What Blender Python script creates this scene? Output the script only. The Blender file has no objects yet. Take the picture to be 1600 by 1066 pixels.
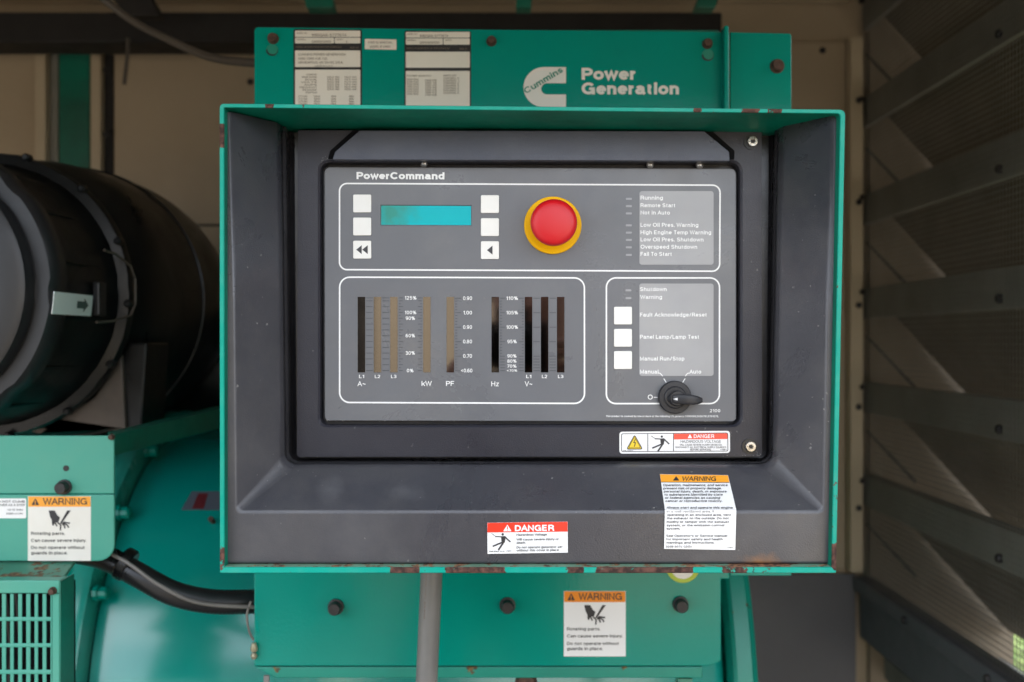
import bpy, math, random
from mathutils import Vector, Matrix
random.seed(7)
S = bpy.context.scene
COL = S.collection
R = math.radians
PI = math.pi

# ------------------------------------------------------------------ camera
CZ = 1.5            # camera height
F = 1550.0          # focal length in photo pixels (photo 1600 x 1066)
cam = bpy.data.cameras.new('camera')
cam.sensor_width = 36.0
cam.lens = 36.0 * F / 1600.0
cam.clip_start = 0.02
cam.clip_end = 500
cam.dof.use_dof = True
cam.dof.focus_distance = 0.815
cam.dof.aperture_fstop = 5.6
cam.dof.aperture_blades = 0
camo = bpy.data.objects.new('camera', cam)
camo.location = (0, 0, CZ)
camo.rotation_euler = (R(90), 0, 0)
COL.objects.link(camo)
S.camera = camo

# ------------------------------------------------------------------ sky, sun, exposure
SUN_EL, SUN_AZ = 38.0, -35.0      # azimuth measured from +Y (behind the machine) towards +X
w = bpy.data.worlds.new('World'); S.world = w
w.use_nodes = True
nt = w.node_tree; nt.nodes.clear()
sky = nt.nodes.new('ShaderNodeTexSky'); sky.sky_type = 'NISHITA'; sky.sun_disc = False
sky.sun_elevation = R(SUN_EL); sky.sun_rotation = R(SUN_AZ)
sky.dust_density = 3.0; sky.air_density = 1.0; sky.ozone_density = 1.0
bg = nt.nodes.new('ShaderNodeBackground'); bg.inputs['Strength'].default_value = 0.13
wo = nt.nodes.new('ShaderNodeOutputWorld')
tcw = nt.nodes.new('ShaderNodeTexCoord'); cl = nt.nodes.new('ShaderNodeTexNoise'); cl.inputs['Scale'].default_value = 2.2; cl.inputs['Detail'].default_value = 7; cl.inputs['Roughness'].default_value = .6
nt.links.new(tcw.outputs['Generated'], cl.inputs['Vector'])
cm = nt.nodes.new('ShaderNodeMapRange'); cm.inputs[1].default_value = .36; cm.inputs[2].default_value = .6; cm.inputs[3].default_value = .25; cm.inputs[4].default_value = .92
nt.links.new(cl.outputs[0], cm.inputs[0])
cx = nt.nodes.new('ShaderNodeMix'); cx.data_type = 'RGBA'; cx.inputs[7].default_value = (7.5, 7.9, 8.7, 1)
nt.links.new(cm.outputs[0], cx.inputs[0]); nt.links.new(sky.outputs[0], cx.inputs[6]); nt.links.new(cx.outputs[2], bg.inputs[0]); nt.links.new(bg.outputs[0], wo.inputs[0])
sl = bpy.data.lights.new('sun', 'SUN'); sl.energy = 4.0; sl.angle = R(0.53); sl.color = (1, .965, .91)
so = bpy.data.objects.new('sun', sl); COL.objects.link(so)
sd = Vector((math.sin(R(SUN_AZ))*math.cos(R(SUN_EL)), math.cos(R(SUN_AZ))*math.cos(R(SUN_EL)), math.sin(R(SUN_EL))))
so.rotation_euler = sd.to_track_quat('Z', 'Y').to_euler()
so.location = sd*8
S.view_settings.view_transform = 'Standard'
S.view_settings.look = 'None'
S.view_settings.gamma = 1.0
S.view_settings.exposure = 1.88
S.view_settings.use_curve_mapping = False

# ------------------------------------------------------------------ materials
def s2l(c):
    return tuple(((v/255)/12.92 if v/255 <= .04045 else ((v/255+.055)/1.055)**2.4) for v in c)
MATS = {}
def mat(name, col, rough=.5, metal=0, var=.12, vscale=14, bump=.0, bscale=400, spec=.5, dirt=None, dirt_amt=.0, dscale=9, coat=0, rust=None, scr=0, rv=.12, spots=None):
    m = bpy.data.materials.new(name); m.use_nodes = True
    n = m.node_tree; L = n.links; N = n.nodes
    b = N['Principled BSDF']
    b.inputs['Roughness'].default_value = rough
    b.inputs['Metallic'].default_value = metal
    b.inputs['Specular IOR Level'].default_value = spec
    b.inputs['Coat Weight'].default_value = coat
    tc = N.new('ShaderNodeTexCoord')
    geo = N.new('ShaderNodeNewGeometry')
    pos = geo.outputs['Position']
    nz = N.new('ShaderNodeTexNoise'); nz.inputs['Scale'].default_value = vscale; nz.inputs['Detail'].default_value = 6
    nz.inputs['Roughness'].default_value = .6
    L.new(pos, nz.inputs['Vector'])
    mr = N.new('ShaderNodeMapRange'); mr.inputs[1].default_value = .3; mr.inputs[2].default_value = .7
    mr.inputs[3].default_value = 1-var; mr.inputs[4].default_value = 1+var
    L.new(nz.outputs[0], mr.inputs[0])
    mul = N.new('ShaderNodeVectorMath'); mul.operation = 'SCALE'
    mul.inputs[0].default_value = col; L.new(mr.outputs[0], mul.inputs['Scale'])
    out = mul.outputs[0]
    if dirt:
        n2 = N.new('ShaderNodeTexNoise'); n2.inputs['Scale'].default_value = dscale; n2.inputs['Detail'].default_value = 8
        n2.inputs['Roughness'].default_value = .7
        L.new(pos, n2.inputs['Vector'])
        r2 = N.new('ShaderNodeMapRange'); r2.inputs[1].default_value = .45; r2.inputs[2].default_value = .75
        r2.inputs[3].default_value = 0; r2.inputs[4].default_value = dirt_amt
        L.new(n2.outputs[0], r2.inputs[0])
        mx = N.new('ShaderNodeMix'); mx.data_type = 'RGBA'
        L.new(r2.outputs[0], mx.inputs[0]); L.new(out, mx.inputs[6]); mx.inputs[7].default_value = (*dirt, 1)
        out = mx.outputs[2]
    if scr:   # tiny scuffs and specks
        vo = N.new('ShaderNodeTexNoise'); vo.inputs['Scale'].default_value = 230; vo.inputs['Detail'].default_value = 2
        L.new(pos, vo.inputs['Vector'])
        big = N.new('ShaderNodeTexNoise'); big.inputs['Scale'].default_value = 17
        L.new(pos, big.inputs['Vector'])
        am = N.new('ShaderNodeMath'); am.operation = 'MULTIPLY_ADD'; am.inputs[1].default_value = .25
        L.new(big.outputs[0], am.inputs[0]); L.new(vo.outputs[0], am.inputs[2])
        r3 = N.new('ShaderNodeMapRange'); r3.inputs[1].default_value = .86; r3.inputs[2].default_value = .93
        r3.inputs[3].default_value = 0; r3.inputs[4].default_value = scr
        L.new(am.outputs[0], r3.inputs[0])
        mx = N.new('ShaderNodeMix'); mx.data_type = 'RGBA'
        L.new(r3.outputs[0], mx.inputs[0]); L.new(out, mx.inputs[6]); mx.inputs[7].default_value = (.33, .32, .3, 1)
        out = mx.outputs[2]
    if rust:  # dict: stops=[(x_world, bias)], base threshold ; noise + bias > thr -> rust
        sep = N.new('ShaderNodeSeparateXYZ'); L.new(pos, sep.inputs[0])
        x0, x1 = rust['range']
        rm = N.new('ShaderNodeMapRange'); rm.inputs[1].default_value = x0; rm.inputs[2].default_value = x1
        L.new(sep.outputs[rust.get('axis', 0)], rm.inputs[0])
        cr = N.new('ShaderNodeValToRGB'); el = cr.color_ramp.elements
        st = sorted(rust['stops'])
        while len(el) > 1: el.remove(el[-1])
        el[0].position = 0; el[0].color = (.0, .0, .0, 1)
        for x, v in st:
            e = el.new(max(0, min(1, (x-x0)/(x1-x0)))); e.color = (v, v, v, 1)
        cr.color_ramp.interpolation = 'LINEAR'
        L.new(rm.outputs[0], cr.inputs[0])
        n3 = N.new('ShaderNodeTexNoise'); n3.inputs['Scale'].default_value = rust.get('scale', 120); n3.inputs['Detail'].default_value = 6
        n3.inputs['Roughness'].default_value = .65
        L.new(pos, n3.inputs['Vector'])
        ad = N.new('ShaderNodeMath'); ad.operation = 'ADD'
        L.new(cr.outputs[0], ad.inputs[0]); L.new(n3.outputs[0], ad.inputs[1])
        th = rust.get('thr', .72)
        r4 = N.new('ShaderNodeMapRange'); r4.inputs[1].default_value = th; r4.inputs[2].default_value = th+.03
        L.new(ad.outputs[0], r4.inputs[0])
        n4 = N.new('ShaderNodeTexNoise'); n4.inputs['Scale'].default_value = 300; n4.inputs['Detail'].default_value = 5
        L.new(pos, n4.inputs['Vector'])
        rc = N.new('ShaderNodeValToRGB')
        rc.color_ramp.elements[0].position = .35; rc.color_ramp.elements[0].color = (.035, .02, .017, 1)
        rc.color_ramp.elements[1].position = .7; rc.color_ramp.elements[1].color = rust.get('col', (.16, .075, .055, 1))
        L.new(n4.outputs[0], rc.inputs[0])
        mx = N.new('ShaderNodeMix'); mx.data_type = 'RGBA'
        L.new(r4.outputs[0], mx.inputs[0]); L.new(out, mx.inputs[6]); L.new(rc.outputs[0], mx.inputs[7])
        out = mx.outputs[2]
        rr = N.new('ShaderNodeMapRange'); rr.inputs[3].default_value = rough; rr.inputs[4].default_value = .85
        L.new(r4.outputs[0], rr.inputs[0]); L.new(rr.outputs[0], b.inputs['Roughness'])
    for (sx, sz, rx, rz, scol, amt) in (spots or []):     # worn or stained places, and the reflection painted on the display
        sp = N.new('ShaderNodeSeparateXYZ'); L.new(pos, sp.inputs[0])
        cmb = N.new('ShaderNodeCombineXYZ')
        for axn, (c0, r0) in ((0, (sx, rx)), (2, (sz, rz))):
            mm = N.new('ShaderNodeMath'); mm.operation = 'MULTIPLY_ADD'; mm.inputs[1].default_value = 1/r0; mm.inputs[2].default_value = -c0/r0
            L.new(sp.outputs[axn], mm.inputs[0]); L.new(mm.outputs[0], cmb.inputs[axn])
        ln = N.new('ShaderNodeVectorMath'); ln.operation = 'LENGTH'; L.new(cmb.outputs[0], ln.inputs[0])
        ns = N.new('ShaderNodeTexNoise'); ns.inputs['Scale'].default_value = 90; ns.inputs['Detail'].default_value = 6; L.new(pos, ns.inputs['Vector'])
        ad2 = N.new('ShaderNodeMath'); ad2.operation = 'MULTIPLY_ADD'; ad2.inputs[1].default_value = 1.6; L.new(ns.outputs[0], ad2.inputs[0]); L.new(ln.outputs['Value'], ad2.inputs[2])
        mk = N.new('ShaderNodeMapRange'); mk.inputs[1].default_value = 1.75; mk.inputs[2].default_value = .9; mk.inputs[3].default_value = 0; mk.inputs[4].default_value = amt
        L.new(ad2.outputs[0], mk.inputs[0])
        mx = N.new('ShaderNodeMix'); mx.data_type = 'RGBA'; mx.inputs[7].default_value = (*scol, 1)
        L.new(mk.outputs[0], mx.inputs[0]); L.new(out, mx.inputs[6]); out = mx.outputs[2]
    if not rust and rv:       # uneven gloss: wiped, dusty and greasy places
        nr = N.new('ShaderNodeTexNoise'); nr.inputs['Scale'].default_value = 11; nr.inputs['Detail'].default_value = 7; nr.inputs['Roughness'].default_value = .65; nr.inputs['Distortion'].default_value = .6
        L.new(pos, nr.inputs['Vector'])
        mg = N.new('ShaderNodeMapRange'); mg.inputs[1].default_value = .3; mg.inputs[2].default_value = .7
        mg.inputs[3].default_value = max(.03, rough-rv*min(1, rough*2.5)); mg.inputs[4].default_value = min(1, rough+rv*min(1, rough*2.5))
        L.new(nr.outputs[0], mg.inputs[0]); L.new(mg.outputs[0], b.inputs['Roughness'])
    b.inputs['Coat Roughness'].default_value = .16
    L.new(out, b.inputs['Base Color'])
    if bump:
        nb = N.new('ShaderNodeTexNoise'); nb.inputs['Scale'].default_value = bscale; nb.inputs['Detail'].default_value = 3
        L.new(pos, nb.inputs['Vector'])
        bp = N.new('ShaderNodeBump'); bp.inputs['Strength'].default_value = bump; bp.inputs['Distance'].default_value = .0006
        L.new(nb.outputs[0], bp.inputs['Height']); L.new(bp.outputs[0], b.inputs['Normal'])
    MATS[name] = m
    return m

FPD = .845
def W(px, py, d):
    """the point that stands at distance d and is seen at photo pixel px, py"""
    return Vector(((px-800)*d/F, d, CZ+(533-py)*d/F))
def xw(px, d): return (px-800)*d/F

GREEN = (.003, .29, .205)
GREEN_D = (.004, .235, .15)
mat('green_paint', (.0, .25, .19), .14, var=.06, vscale=6, bump=.15, bscale=260, dirt=(.01, .25, .18), dirt_amt=.2, spec=.32)
mat('green_pale', (.06, .34, .25), .42, var=.08, vscale=7, bump=.12, bscale=220, dirt=(.11, .3, .21), dirt_amt=.5, dscale=7)
mat('green_dark', (.002, .17, .11), .45, var=.15, vscale=6, dirt=(.02, .03, .02), dirt_amt=.7, dscale=4)
HD = .765
def hx(p): return xw(p, HD)
def chips(iv, base=0.0, amp=.35, soft=2):
    st = [(hx(340), base)]
    for a, b_, v in iv:
        st += [(hx(a-soft), base), (hx(a+soft), v), (hx(b_-soft), v), (hx(b_+soft), base)]
    return st[:31]
mat('hood_paint', (.001, .32, .235), .4, var=.06, vscale=20, dirt=(.25, .55, .42), dirt_amt=.12, spec=.25, dscale=60,
    rust=dict(range=(hx(330), hx(1330)), thr=.74, scale=150, stops=chips([(414, 430, .3), (470, 476, .2), (1084, 1096, .45), (1112, 1120, .2), (1157, 1186, .4), (1198, 1224, .35), (1300, 1312, .1)], .03)))
mat('hood_lip_paint', (.001, .33, .245), .4, var=.06, vscale=20, dirt=(.3, .6, .48), dirt_amt=.12, spec=.25, dscale=60,
    rust=dict(range=(hx(330), hx(1330)), thr=.71, scale=210, stops=chips([(345, 378, .1), (610, 655, .4), (697, 790, .4), (884, 912, .34), (931, 1083, .4), (1128, 1170, .33), (1171, 1225, .12)], .03)))
mat('hood_green_shaded', (.0, .17, .105), .5, spec=.15, var=.12, vscale=12, dirt=(.01, .02, .015), dirt_amt=.5, dscale=9)  # hood green darkened: shade inside the hood put into the colour
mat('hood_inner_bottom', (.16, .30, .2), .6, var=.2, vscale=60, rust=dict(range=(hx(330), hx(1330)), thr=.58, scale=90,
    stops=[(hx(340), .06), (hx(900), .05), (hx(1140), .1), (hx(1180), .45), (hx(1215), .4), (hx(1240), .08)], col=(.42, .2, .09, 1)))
mat('hood_side_paint', (.001, .31, .225), .4, var=.06, dirt=(.25, .55, .42), dirt_amt=.12, spec=.25, dscale=60,
    rust=dict(range=(CZ-.19, CZ+.19), axis=2, thr=.74, scale=150, stops=[(CZ-.182, .0), (CZ-.176, .35), (CZ-.162, .35), (CZ-.158, .08), (CZ-.1, .04), (CZ+.07, .03), (CZ+.148, .03), (CZ+.150, .5), (CZ+.166, .5), (CZ+.168, .04)]))
mat('hood_side_right', (.001, .31, .225), .4, var=.06, dirt=(.25, .55, .42), dirt_amt=.12, spec=.25, dscale=60,
    rust=dict(range=(CZ-.19, CZ+.19), axis=2, thr=.74, scale=150, stops=[(CZ-.182, .0), (CZ-.176, .5), (CZ-.160, .45), (CZ-.156, .12), (CZ-.12, .12), (CZ-.08, .08), (CZ-.02, .03), (CZ+.05, .10), (CZ+.1, .03)]))
mat('bezel_plastic', (.048, .048, .056), .34, rv=.14, spots=[(xw(1188, .774), CZ+(533-878)*.774/F, .020, .009, (.22, .1, .035), .75), (xw(515, .79), CZ+(533-765)*.79/F, .013, .010, (.11, .11, .118), .5), (xw(636, .79), CZ+(533-768)*.79/F, .016, .009, (.1, .1, .108), .45), (xw(1240, .79), CZ+(533-290)*.79/F, .02, .03, (.09, .088, .08), .35), (xw(395, .79), CZ+(533-280)*.79/F, .022, .05, (.08, .08, .078), .3)], spec=.7, var=.14, vscale=9, bump=.3, bscale=900, dirt=(.1, .096, .094), dirt_amt=.55, dscale=13, scr=.7)
mat('door_plastic', (.026, .026, .035), .38, spec=.4, var=.08, vscale=8, bump=.3, bscale=1100, dirt=(.05, .045, .048), dirt_amt=.35, dscale=8, scr=.3)
mat('flap_plastic', (.056, .062, .085), .38, var=.08, vscale=9, bump=.3, bscale=1100, dirt=(.12, .12, .13), dirt_amt=.35, dscale=12)
mat('scuff_pale', (.42, .41, .39), .6)
mat('joint_black', (.004, .004, .005), .7, spec=.1)
mat('seal_rubber', (.022, .021, .023), .3, var=.3, vscale=40, bump=.2, bscale=150)
mat('gasket', (.012, .012, .016), .35, var=.3, vscale=50)
mat('face_grey', (.136, .141, .152), .34, rv=.2, var=.035, vscale=12, bump=.06, bscale=500, dirt=(.2, .2, .196), dirt_amt=.5, dscale=9, scr=.12)
mat('legend_grey', (.34, .34, .345), .33, var=.05, vscale=30, dirt=(.4, .39, .37), dirt_amt=.5, dscale=12)
mat('print_white', (.86, .86, .84), .45, var=.03)
mat('key_white', (.84, .83, .78), .38, var=.03, dirt=(.7, .66, .56), dirt_amt=.25, dscale=60)
mat('print_dark', (.05, .05, .055), .5, var=.1)
mat('led_grey', (.33, .33, .34), .3, var=.05)
mat('lcd', (.0, .45, .5), .12, spec=.15, var=.04, vscale=30, rv=.05, spots=[(xw(612, FPD), CZ+.112, .026, .03, (.05, .27, .2), .85)])  # greener left part is a reflection painted into the base colour
mat('film', (.095, .088, .084), .05, metal=1, var=.05)
mat('stop_red', (.62, .006, .012), .38, var=.03, bump=.04, bscale=300)
mat('stop_yellow', (.92, .5, .0), .42, spec=.15, var=.05)
mat('black_plastic', (.018, .018, .021), .38, var=.15, bump=.15, bscale=700)
mat('pointer_white', (.8, .8, .8), .4)
mat('steel', (.5, .48, .44), .3, metal=.9, var=.25, vscale=500, bump=.3, bscale=900)
mat('vinyl_white', (.84, .84, .83), .35, var=.02)
mat('vinyl_warm', (.78, .76, .69), .4, var=.03, dirt=(.65, .6, .5), dirt_amt=.3, dscale=20)
mat('plate_tan', (.75, .70, .6), .45, var=.04)
mat('plate_black', (.012, .012, .012), .4)
mat('ink_black', (.03, .028, .03), .5, var=.05)
mat('ink_soft', (.18, .17, .165), .6, var=.05)
mat('ink_brown', (.18, .14, .11), .6)
mat('vinyl_red', (.82, .045, .02), .4, var=.02)
mat('vinyl_coral', (.85, .09, .05), .4, var=.02)
mat('vinyl_orange', (.9, .37, .03), .4, var=.02)
mat('vinyl_orange_deep', (.85, .26, .005), .4, var=.02)
mat('arrow_grey', (.09, .13, .12), .5)
mat('vinyl_in_shade', (.1, .12, .15), .5)  # white sticker dimmed: the shadow on it is put into the colour
mat('red_in_shade', (.14, .02, .025), .5)  # sticker red, dimmed likewise for the shadow it lies in
mat('tri_yellow', (.85, .6, .03), .4, var=.02)
mat('logo_cream', (.76, .73, .66), .5, var=.03)
mat('logo_green', (.003, .23, .15), .4)
mat('rust_bolt', (.07, .035, .022), .75, var=.5, vscale=200, bump=.6, bscale=300)
mat('black_bolt', (.022, .02, .02), .5, var=.4, vscale=150, bump=.5, bscale=300)
mat('rubber', (.005, .0055, .006), .35, var=.3, vscale=20, bump=.2, bscale=120, dirt=(.018, .019, .018), dirt_amt=.4, dscale=14, spec=.4)
mat('rubber_dark', (.006, .0066, .007), .36, var=.3, vscale=20, dirt=(.009, .009, .008), dirt_amt=.4, dscale=10, spec=.4)
mat('cap_grey', (.018, .018, .02), .38, var=.1, vscale=9, dirt=(.035, .035, .035), dirt_amt=.4, dscale=8)
mat('bracket_tan', (.11, .085, .068), .55, var=.3, vscale=6, dirt=(.06, .05, .045), dirt_amt=.7, dscale=8)
mat('silver_label', (.9, .95, .95), .35, metal=0, var=.05)
mat('conduit_grey', (.19, .185, .175), .38, var=.1, vscale=30)
mat('cream_wall', (.44, .35, .24), .6, var=.05, vscale=3, dirt=(.33, .26, .17), dirt_amt=.35, dscale=2.5)
mat('cream_trim', (.5, .41, .28), .5, var=.06, vscale=5)
mat('black_steel', (.012, .01, .009), .7, var=.3)
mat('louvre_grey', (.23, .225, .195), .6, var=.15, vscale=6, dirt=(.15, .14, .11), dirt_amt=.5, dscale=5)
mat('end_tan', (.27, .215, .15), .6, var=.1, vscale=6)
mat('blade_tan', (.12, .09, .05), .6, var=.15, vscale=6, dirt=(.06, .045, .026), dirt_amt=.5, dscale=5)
mat('wire_zinc', (.26, .25, .22), .5, metal=.4, var=.2)
mat('rail_grey', (.12, .12, .13), .5, var=.1, vscale=6)
mat('drum_teal', (.0, .30, .25), .2, coat=1, rv=.1, var=.07, vscale=5, bump=.1, bscale=40, dirt=(.02, .3, .25), dirt_amt=.3, dscale=5)
mat('drum_rusty', (.004, .27, .2), .35, var=.1, rust=dict(range=(0, 1), thr=.70, scale=60, stops=[(.1, .0), (.25, .05), (.3, .09)], col=(.2, .13, .05, 1)))
mat('flange_teal', (.02, .34, .27), .25, coat=.6, dirt=(.1, .3, .24), dirt_amt=.5, dscale=12)
mat('ledge_green', (.01, .25, .18), .35, var=.1, rust=dict(range=(-.6, .4), thr=.70, scale=34, stops=[(-.5, .04), (-.2, .06), (.1, .08), (.2, .06)], col=(.26, .17, .05, 1)))
mat('ledge_rusty', (.06, .22, .15), .5, var=.2, rust=dict(range=(-.8, -.3), thr=.62, scale=40, stops=[(-.75, .06), (-.4, .1)], col=(.28, .17, .08, 1)))
mat('cable_black', (.012, .012, .013), .35, var=.2, vscale=30)
mat('cable_stripe', (.15, .14, .125), .5, var=.2)
mat('cable_grey', (.09, .075, .06), .5, var=.1)
mat('brass', (.3, .27, .17), .4, metal=.3)
mat('tag_lime', (.45, .55, .05), .5)
mat('concrete', (.20, .18, .155), .85, var=.15, vscale=1.4, dirt=(.14, .125, .105), dirt_amt=.6, dscale=.8)
mat('floor_steel', (.12, .11, .1), .6, var=.2)
mat('grass', (.11, .15, .035), .9, var=.4, vscale=30)
mat('leaf', (.1, .16, .03), .6, var=.4, vscale=8)
mat('skin', (.5, .27, .2), .5, var=.08)
mat('shirt_dark', (.03, .03, .035), .8, var=.1)
mat('trouser', (.06, .055, .05), .8, var=.1)
mat('hair', (.05, .035, .025), .6)
mat('camera_black', (.01, .01, .01), .35)
mat('render_wall', (.5, .42, .3), .8, var=.08, vscale=2)
mat('roof_sheet', (.3, .27, .22), .5, var=.1)

# ------------------------------------------------------------------ mesh helpers
WL = {}      # world location of every object made
class B:
    def __init__(s): s.v = []; s.f = []
    def add(s, vs, fs):
        o = len(s.v); s.v += [Vector(v) for v in vs]; s.f += [tuple(i+o for i in f) for f in fs]
    def box(s, x0, x1, y0, y1, z0, z1):
        s.add([(x0, y0, z0), (x1, y0, z0), (x1, y1, z0), (x0, y1, z0), (x0, y0, z1), (x1, y0, z1), (x1, y1, z1), (x0, y1, z1)],
              [(0, 1, 5, 4), (1, 2, 6, 5), (2, 3, 7, 6), (3, 0, 4, 7), (4, 5, 6, 7), (3, 2, 1, 0)])
    def pbox(s, px0, py0, px1, py1, d, t):
        a = W(px0, py1, d); b = W(px1, py0, d)
        s.box(a.x, b.x, d, d+t, a.z, b.z)
    def loops(s, rings, closed=True, cap0=False, cap1=False):
        n = len(rings[0]); o = len(s.v)
        for r in rings: s.v += [Vector(p) for p in r]
        for k in range(len(rings)-1):
            for i in range(n if closed else n-1):
                j = (i+1) % n
                s.f.append((o+k*n+i, o+k*n+j, o+(k+1)*n+j, o+(k+1)*n+i))
        if cap0: s.f.append(tuple(o+i for i in reversed(range(n))))
        if cap1: s.f.append(tuple(o+(len(rings)-1)*n+i for i in range(n)))
    def prism(s, pts, d, t):
        """photo-pixel outline on the plane at distance d, given real thickness t behind it"""
        fr = [W(x, y, d) for x, y in pts]
        bk = [Vector((p.x, d+t, p.z)) for p in fr]
        s.loops([fr, bk], cap0=True, cap1=True)
    def xprism(s, pts, x0, x1):   # outline in (y,z) extruded along x
        a = [Vector((x0, y, z)) for y, z in pts]; b = [Vector((x1, y, z)) for y, z in pts]
        s.loops([a, b], cap0=True, cap1=True)
    def yprism(s, pts, y0, y1):
        a = [Vector((x, y0, z)) for x, z in pts]; b = [Vector((x, y1, z)) for x, z in pts]
        s.loops([a, b], cap0=True, cap1=True)
    def lathe(s, c, axis, prof, n=32, caps=(True, True), wob=None, ph=0.0):
        c = Vector(c); ax = Vector(axis).normalized()
        u = ax.orthogonal().normalized() if abs(ax.y) < .9 else Vector((1, 0, 0))
        vv = ax.cross(u)
        rings = []
        for r, t in prof:
            ring = []
            for i in range(n):
                a = 2*PI*i/n + ph
                rr = r*(wob(i) if wob else 1)
                ring.append(c + ax*t + (u*math.cos(a)+vv*math.sin(a))*rr)
            rings.append(ring)
        s.loops(rings, cap0=caps[0], cap1=caps[1])
    def tube(s, pts, r, n=10):
        pts = [Vector(p) for p in pts]; rings = []
        up = Vector((0, 0, 1))
        for i, p in enumerate(pts):
            t = (pts[min(i+1, len(pts)-1)] - pts[max(i-1, 0)]).normalized()
            if abs(t.dot(up)) > .95: up = Vector((1, 0, 0))
            u = t.cross(up).normalized(); v = t.cross(u).normalized()
            rr = r[i] if isinstance(r, (list, tuple)) else r
            rings.append([p+(u*math.cos(2*PI*k/n)+v*math.sin(2*PI*k/n))*rr for k in range(n)])
        s.loops(rings, cap0=True, cap1=True)
    def build(s, name, m, parent=None, bevel=0, seg=2, smooth=False, kind=None, label=None, mirror=None, angle=35):
        me = bpy.data.meshes.new(name)
        mn = Vector((min(v.x for v in s.v), min(v.y for v in s.v), min(v.z for v in s.v)))
        mxv = Vector((max(v.x for v in s.v), max(v.y for v in s.v), max(v.z for v in s.v)))
        c = (mn+mxv)/2
        me.from_pydata([v-c for v in s.v], [], s.f); me.update()
        ms = m if isinstance(m, (list, tuple)) else [m]
        for k in ms: me.materials.append(MATS[k])
        o = bpy.data.objects.new(name, me); COL.objects.link(o)
        pl = WL[parent.name] if parent else Vector((0, 0, 0))
        o.location = c-pl; o.parent = parent
        WL[o.name] = c
        import bmesh
        bm = bmesh.new(); bm.from_mesh(me)
        if not s.__dict__.get('flat'): bmesh.ops.recalc_face_normals(bm, faces=bm.faces)
        bm.to_mesh(me); bm.free()
        if bevel:
            md = o.modifiers.new('bevel', 'BEVEL'); md.width = bevel; md.segments = seg; md.limit_method = 'ANGLE'; md.angle_limit = R(angle)
        if smooth:
            me.polygons.foreach_set('use_smooth', [True]*len(me.polygons))
            me.set_sharp_from_angle(angle=R(angle))
            if bevel:
                wn = o.modifiers.new('normals', 'WEIGHTED_NORMAL'); wn.keep_sharp = False; wn.weight = 100
        if kind: o['kind'] = kind
        if label and parent: o['label'] = label
        return o

def thing(name, loc, label, cat, group=None):
    o = bpy.data.objects.new(name, None); o.empty_display_size = .05; COL.objects.link(o)
    o.location = loc; WL[o.name] = Vector(loc)
    o['label'] = label; o['category'] = cat
    if group: o['group'] = group
    return o
def tag(o, label, cat, group=None):
    o['label'] = label; o['category'] = cat
    if group: o['group'] = group
    return o

def rpoly(cs, rs, n=6):
    """polygon with rounded corners"""
    out = []; k = len(cs)
    for i in range(k):
        p = Vector(cs[i]).to_2d(); a = Vector(cs[i-1]).to_2d(); b = Vector(cs[(i+1) % k]).to_2d()
        r = rs[i] if isinstance(rs, (list, tuple)) else rs
        if r <= 0: out.append(tuple(p)); continue
        da = (a-p).normalized(); db = (b-p).normalized()
        ang = math.acos(max(-1, min(1, da.dot(db))))
        t = r/math.tan(ang/2)
        p0 = p+da*t; p1 = p+db*t
        c = p+(da+db).normalized()*(r/math.sin(ang/2))
        a0 = math.atan2(p0.y-c.y, p0.x-c.x); a1 = math.atan2(p1.y-c.y, p1.x-c.x)
        dl = (a1-a0+PI) % (2*PI)-PI
        for q in range(n+1):
            aa = a0+dl*q/n
            out.append((c.x+r*math.cos(aa), c.y+r*math.sin(aa)))
    return out
def rrect(x0, y0, x1, y1, r, n=6, dy=0):
    return rpoly([(x0, y0), (x1, y0+dy), (x1, y1+dy), (x0, y1)], r, n)

# plane mapping for printed matter
class Plane:
    """maps photo pixels onto a real plane: p0 + normal"""
    def __init__(s, p0, nrm): s.p = Vector(p0); s.n = Vector(nrm).normalized()
    def __call__(s, px, py, off=0):
        o = Vector((0, 0, CZ)); d = W(px, py, 1)-o
        p = s.p+s.n*off
        return o+d*((p-o).dot(s.n)/d.dot(s.n))
def flat(d): return Plane((0, d, CZ), (0, -1, 0))

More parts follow.
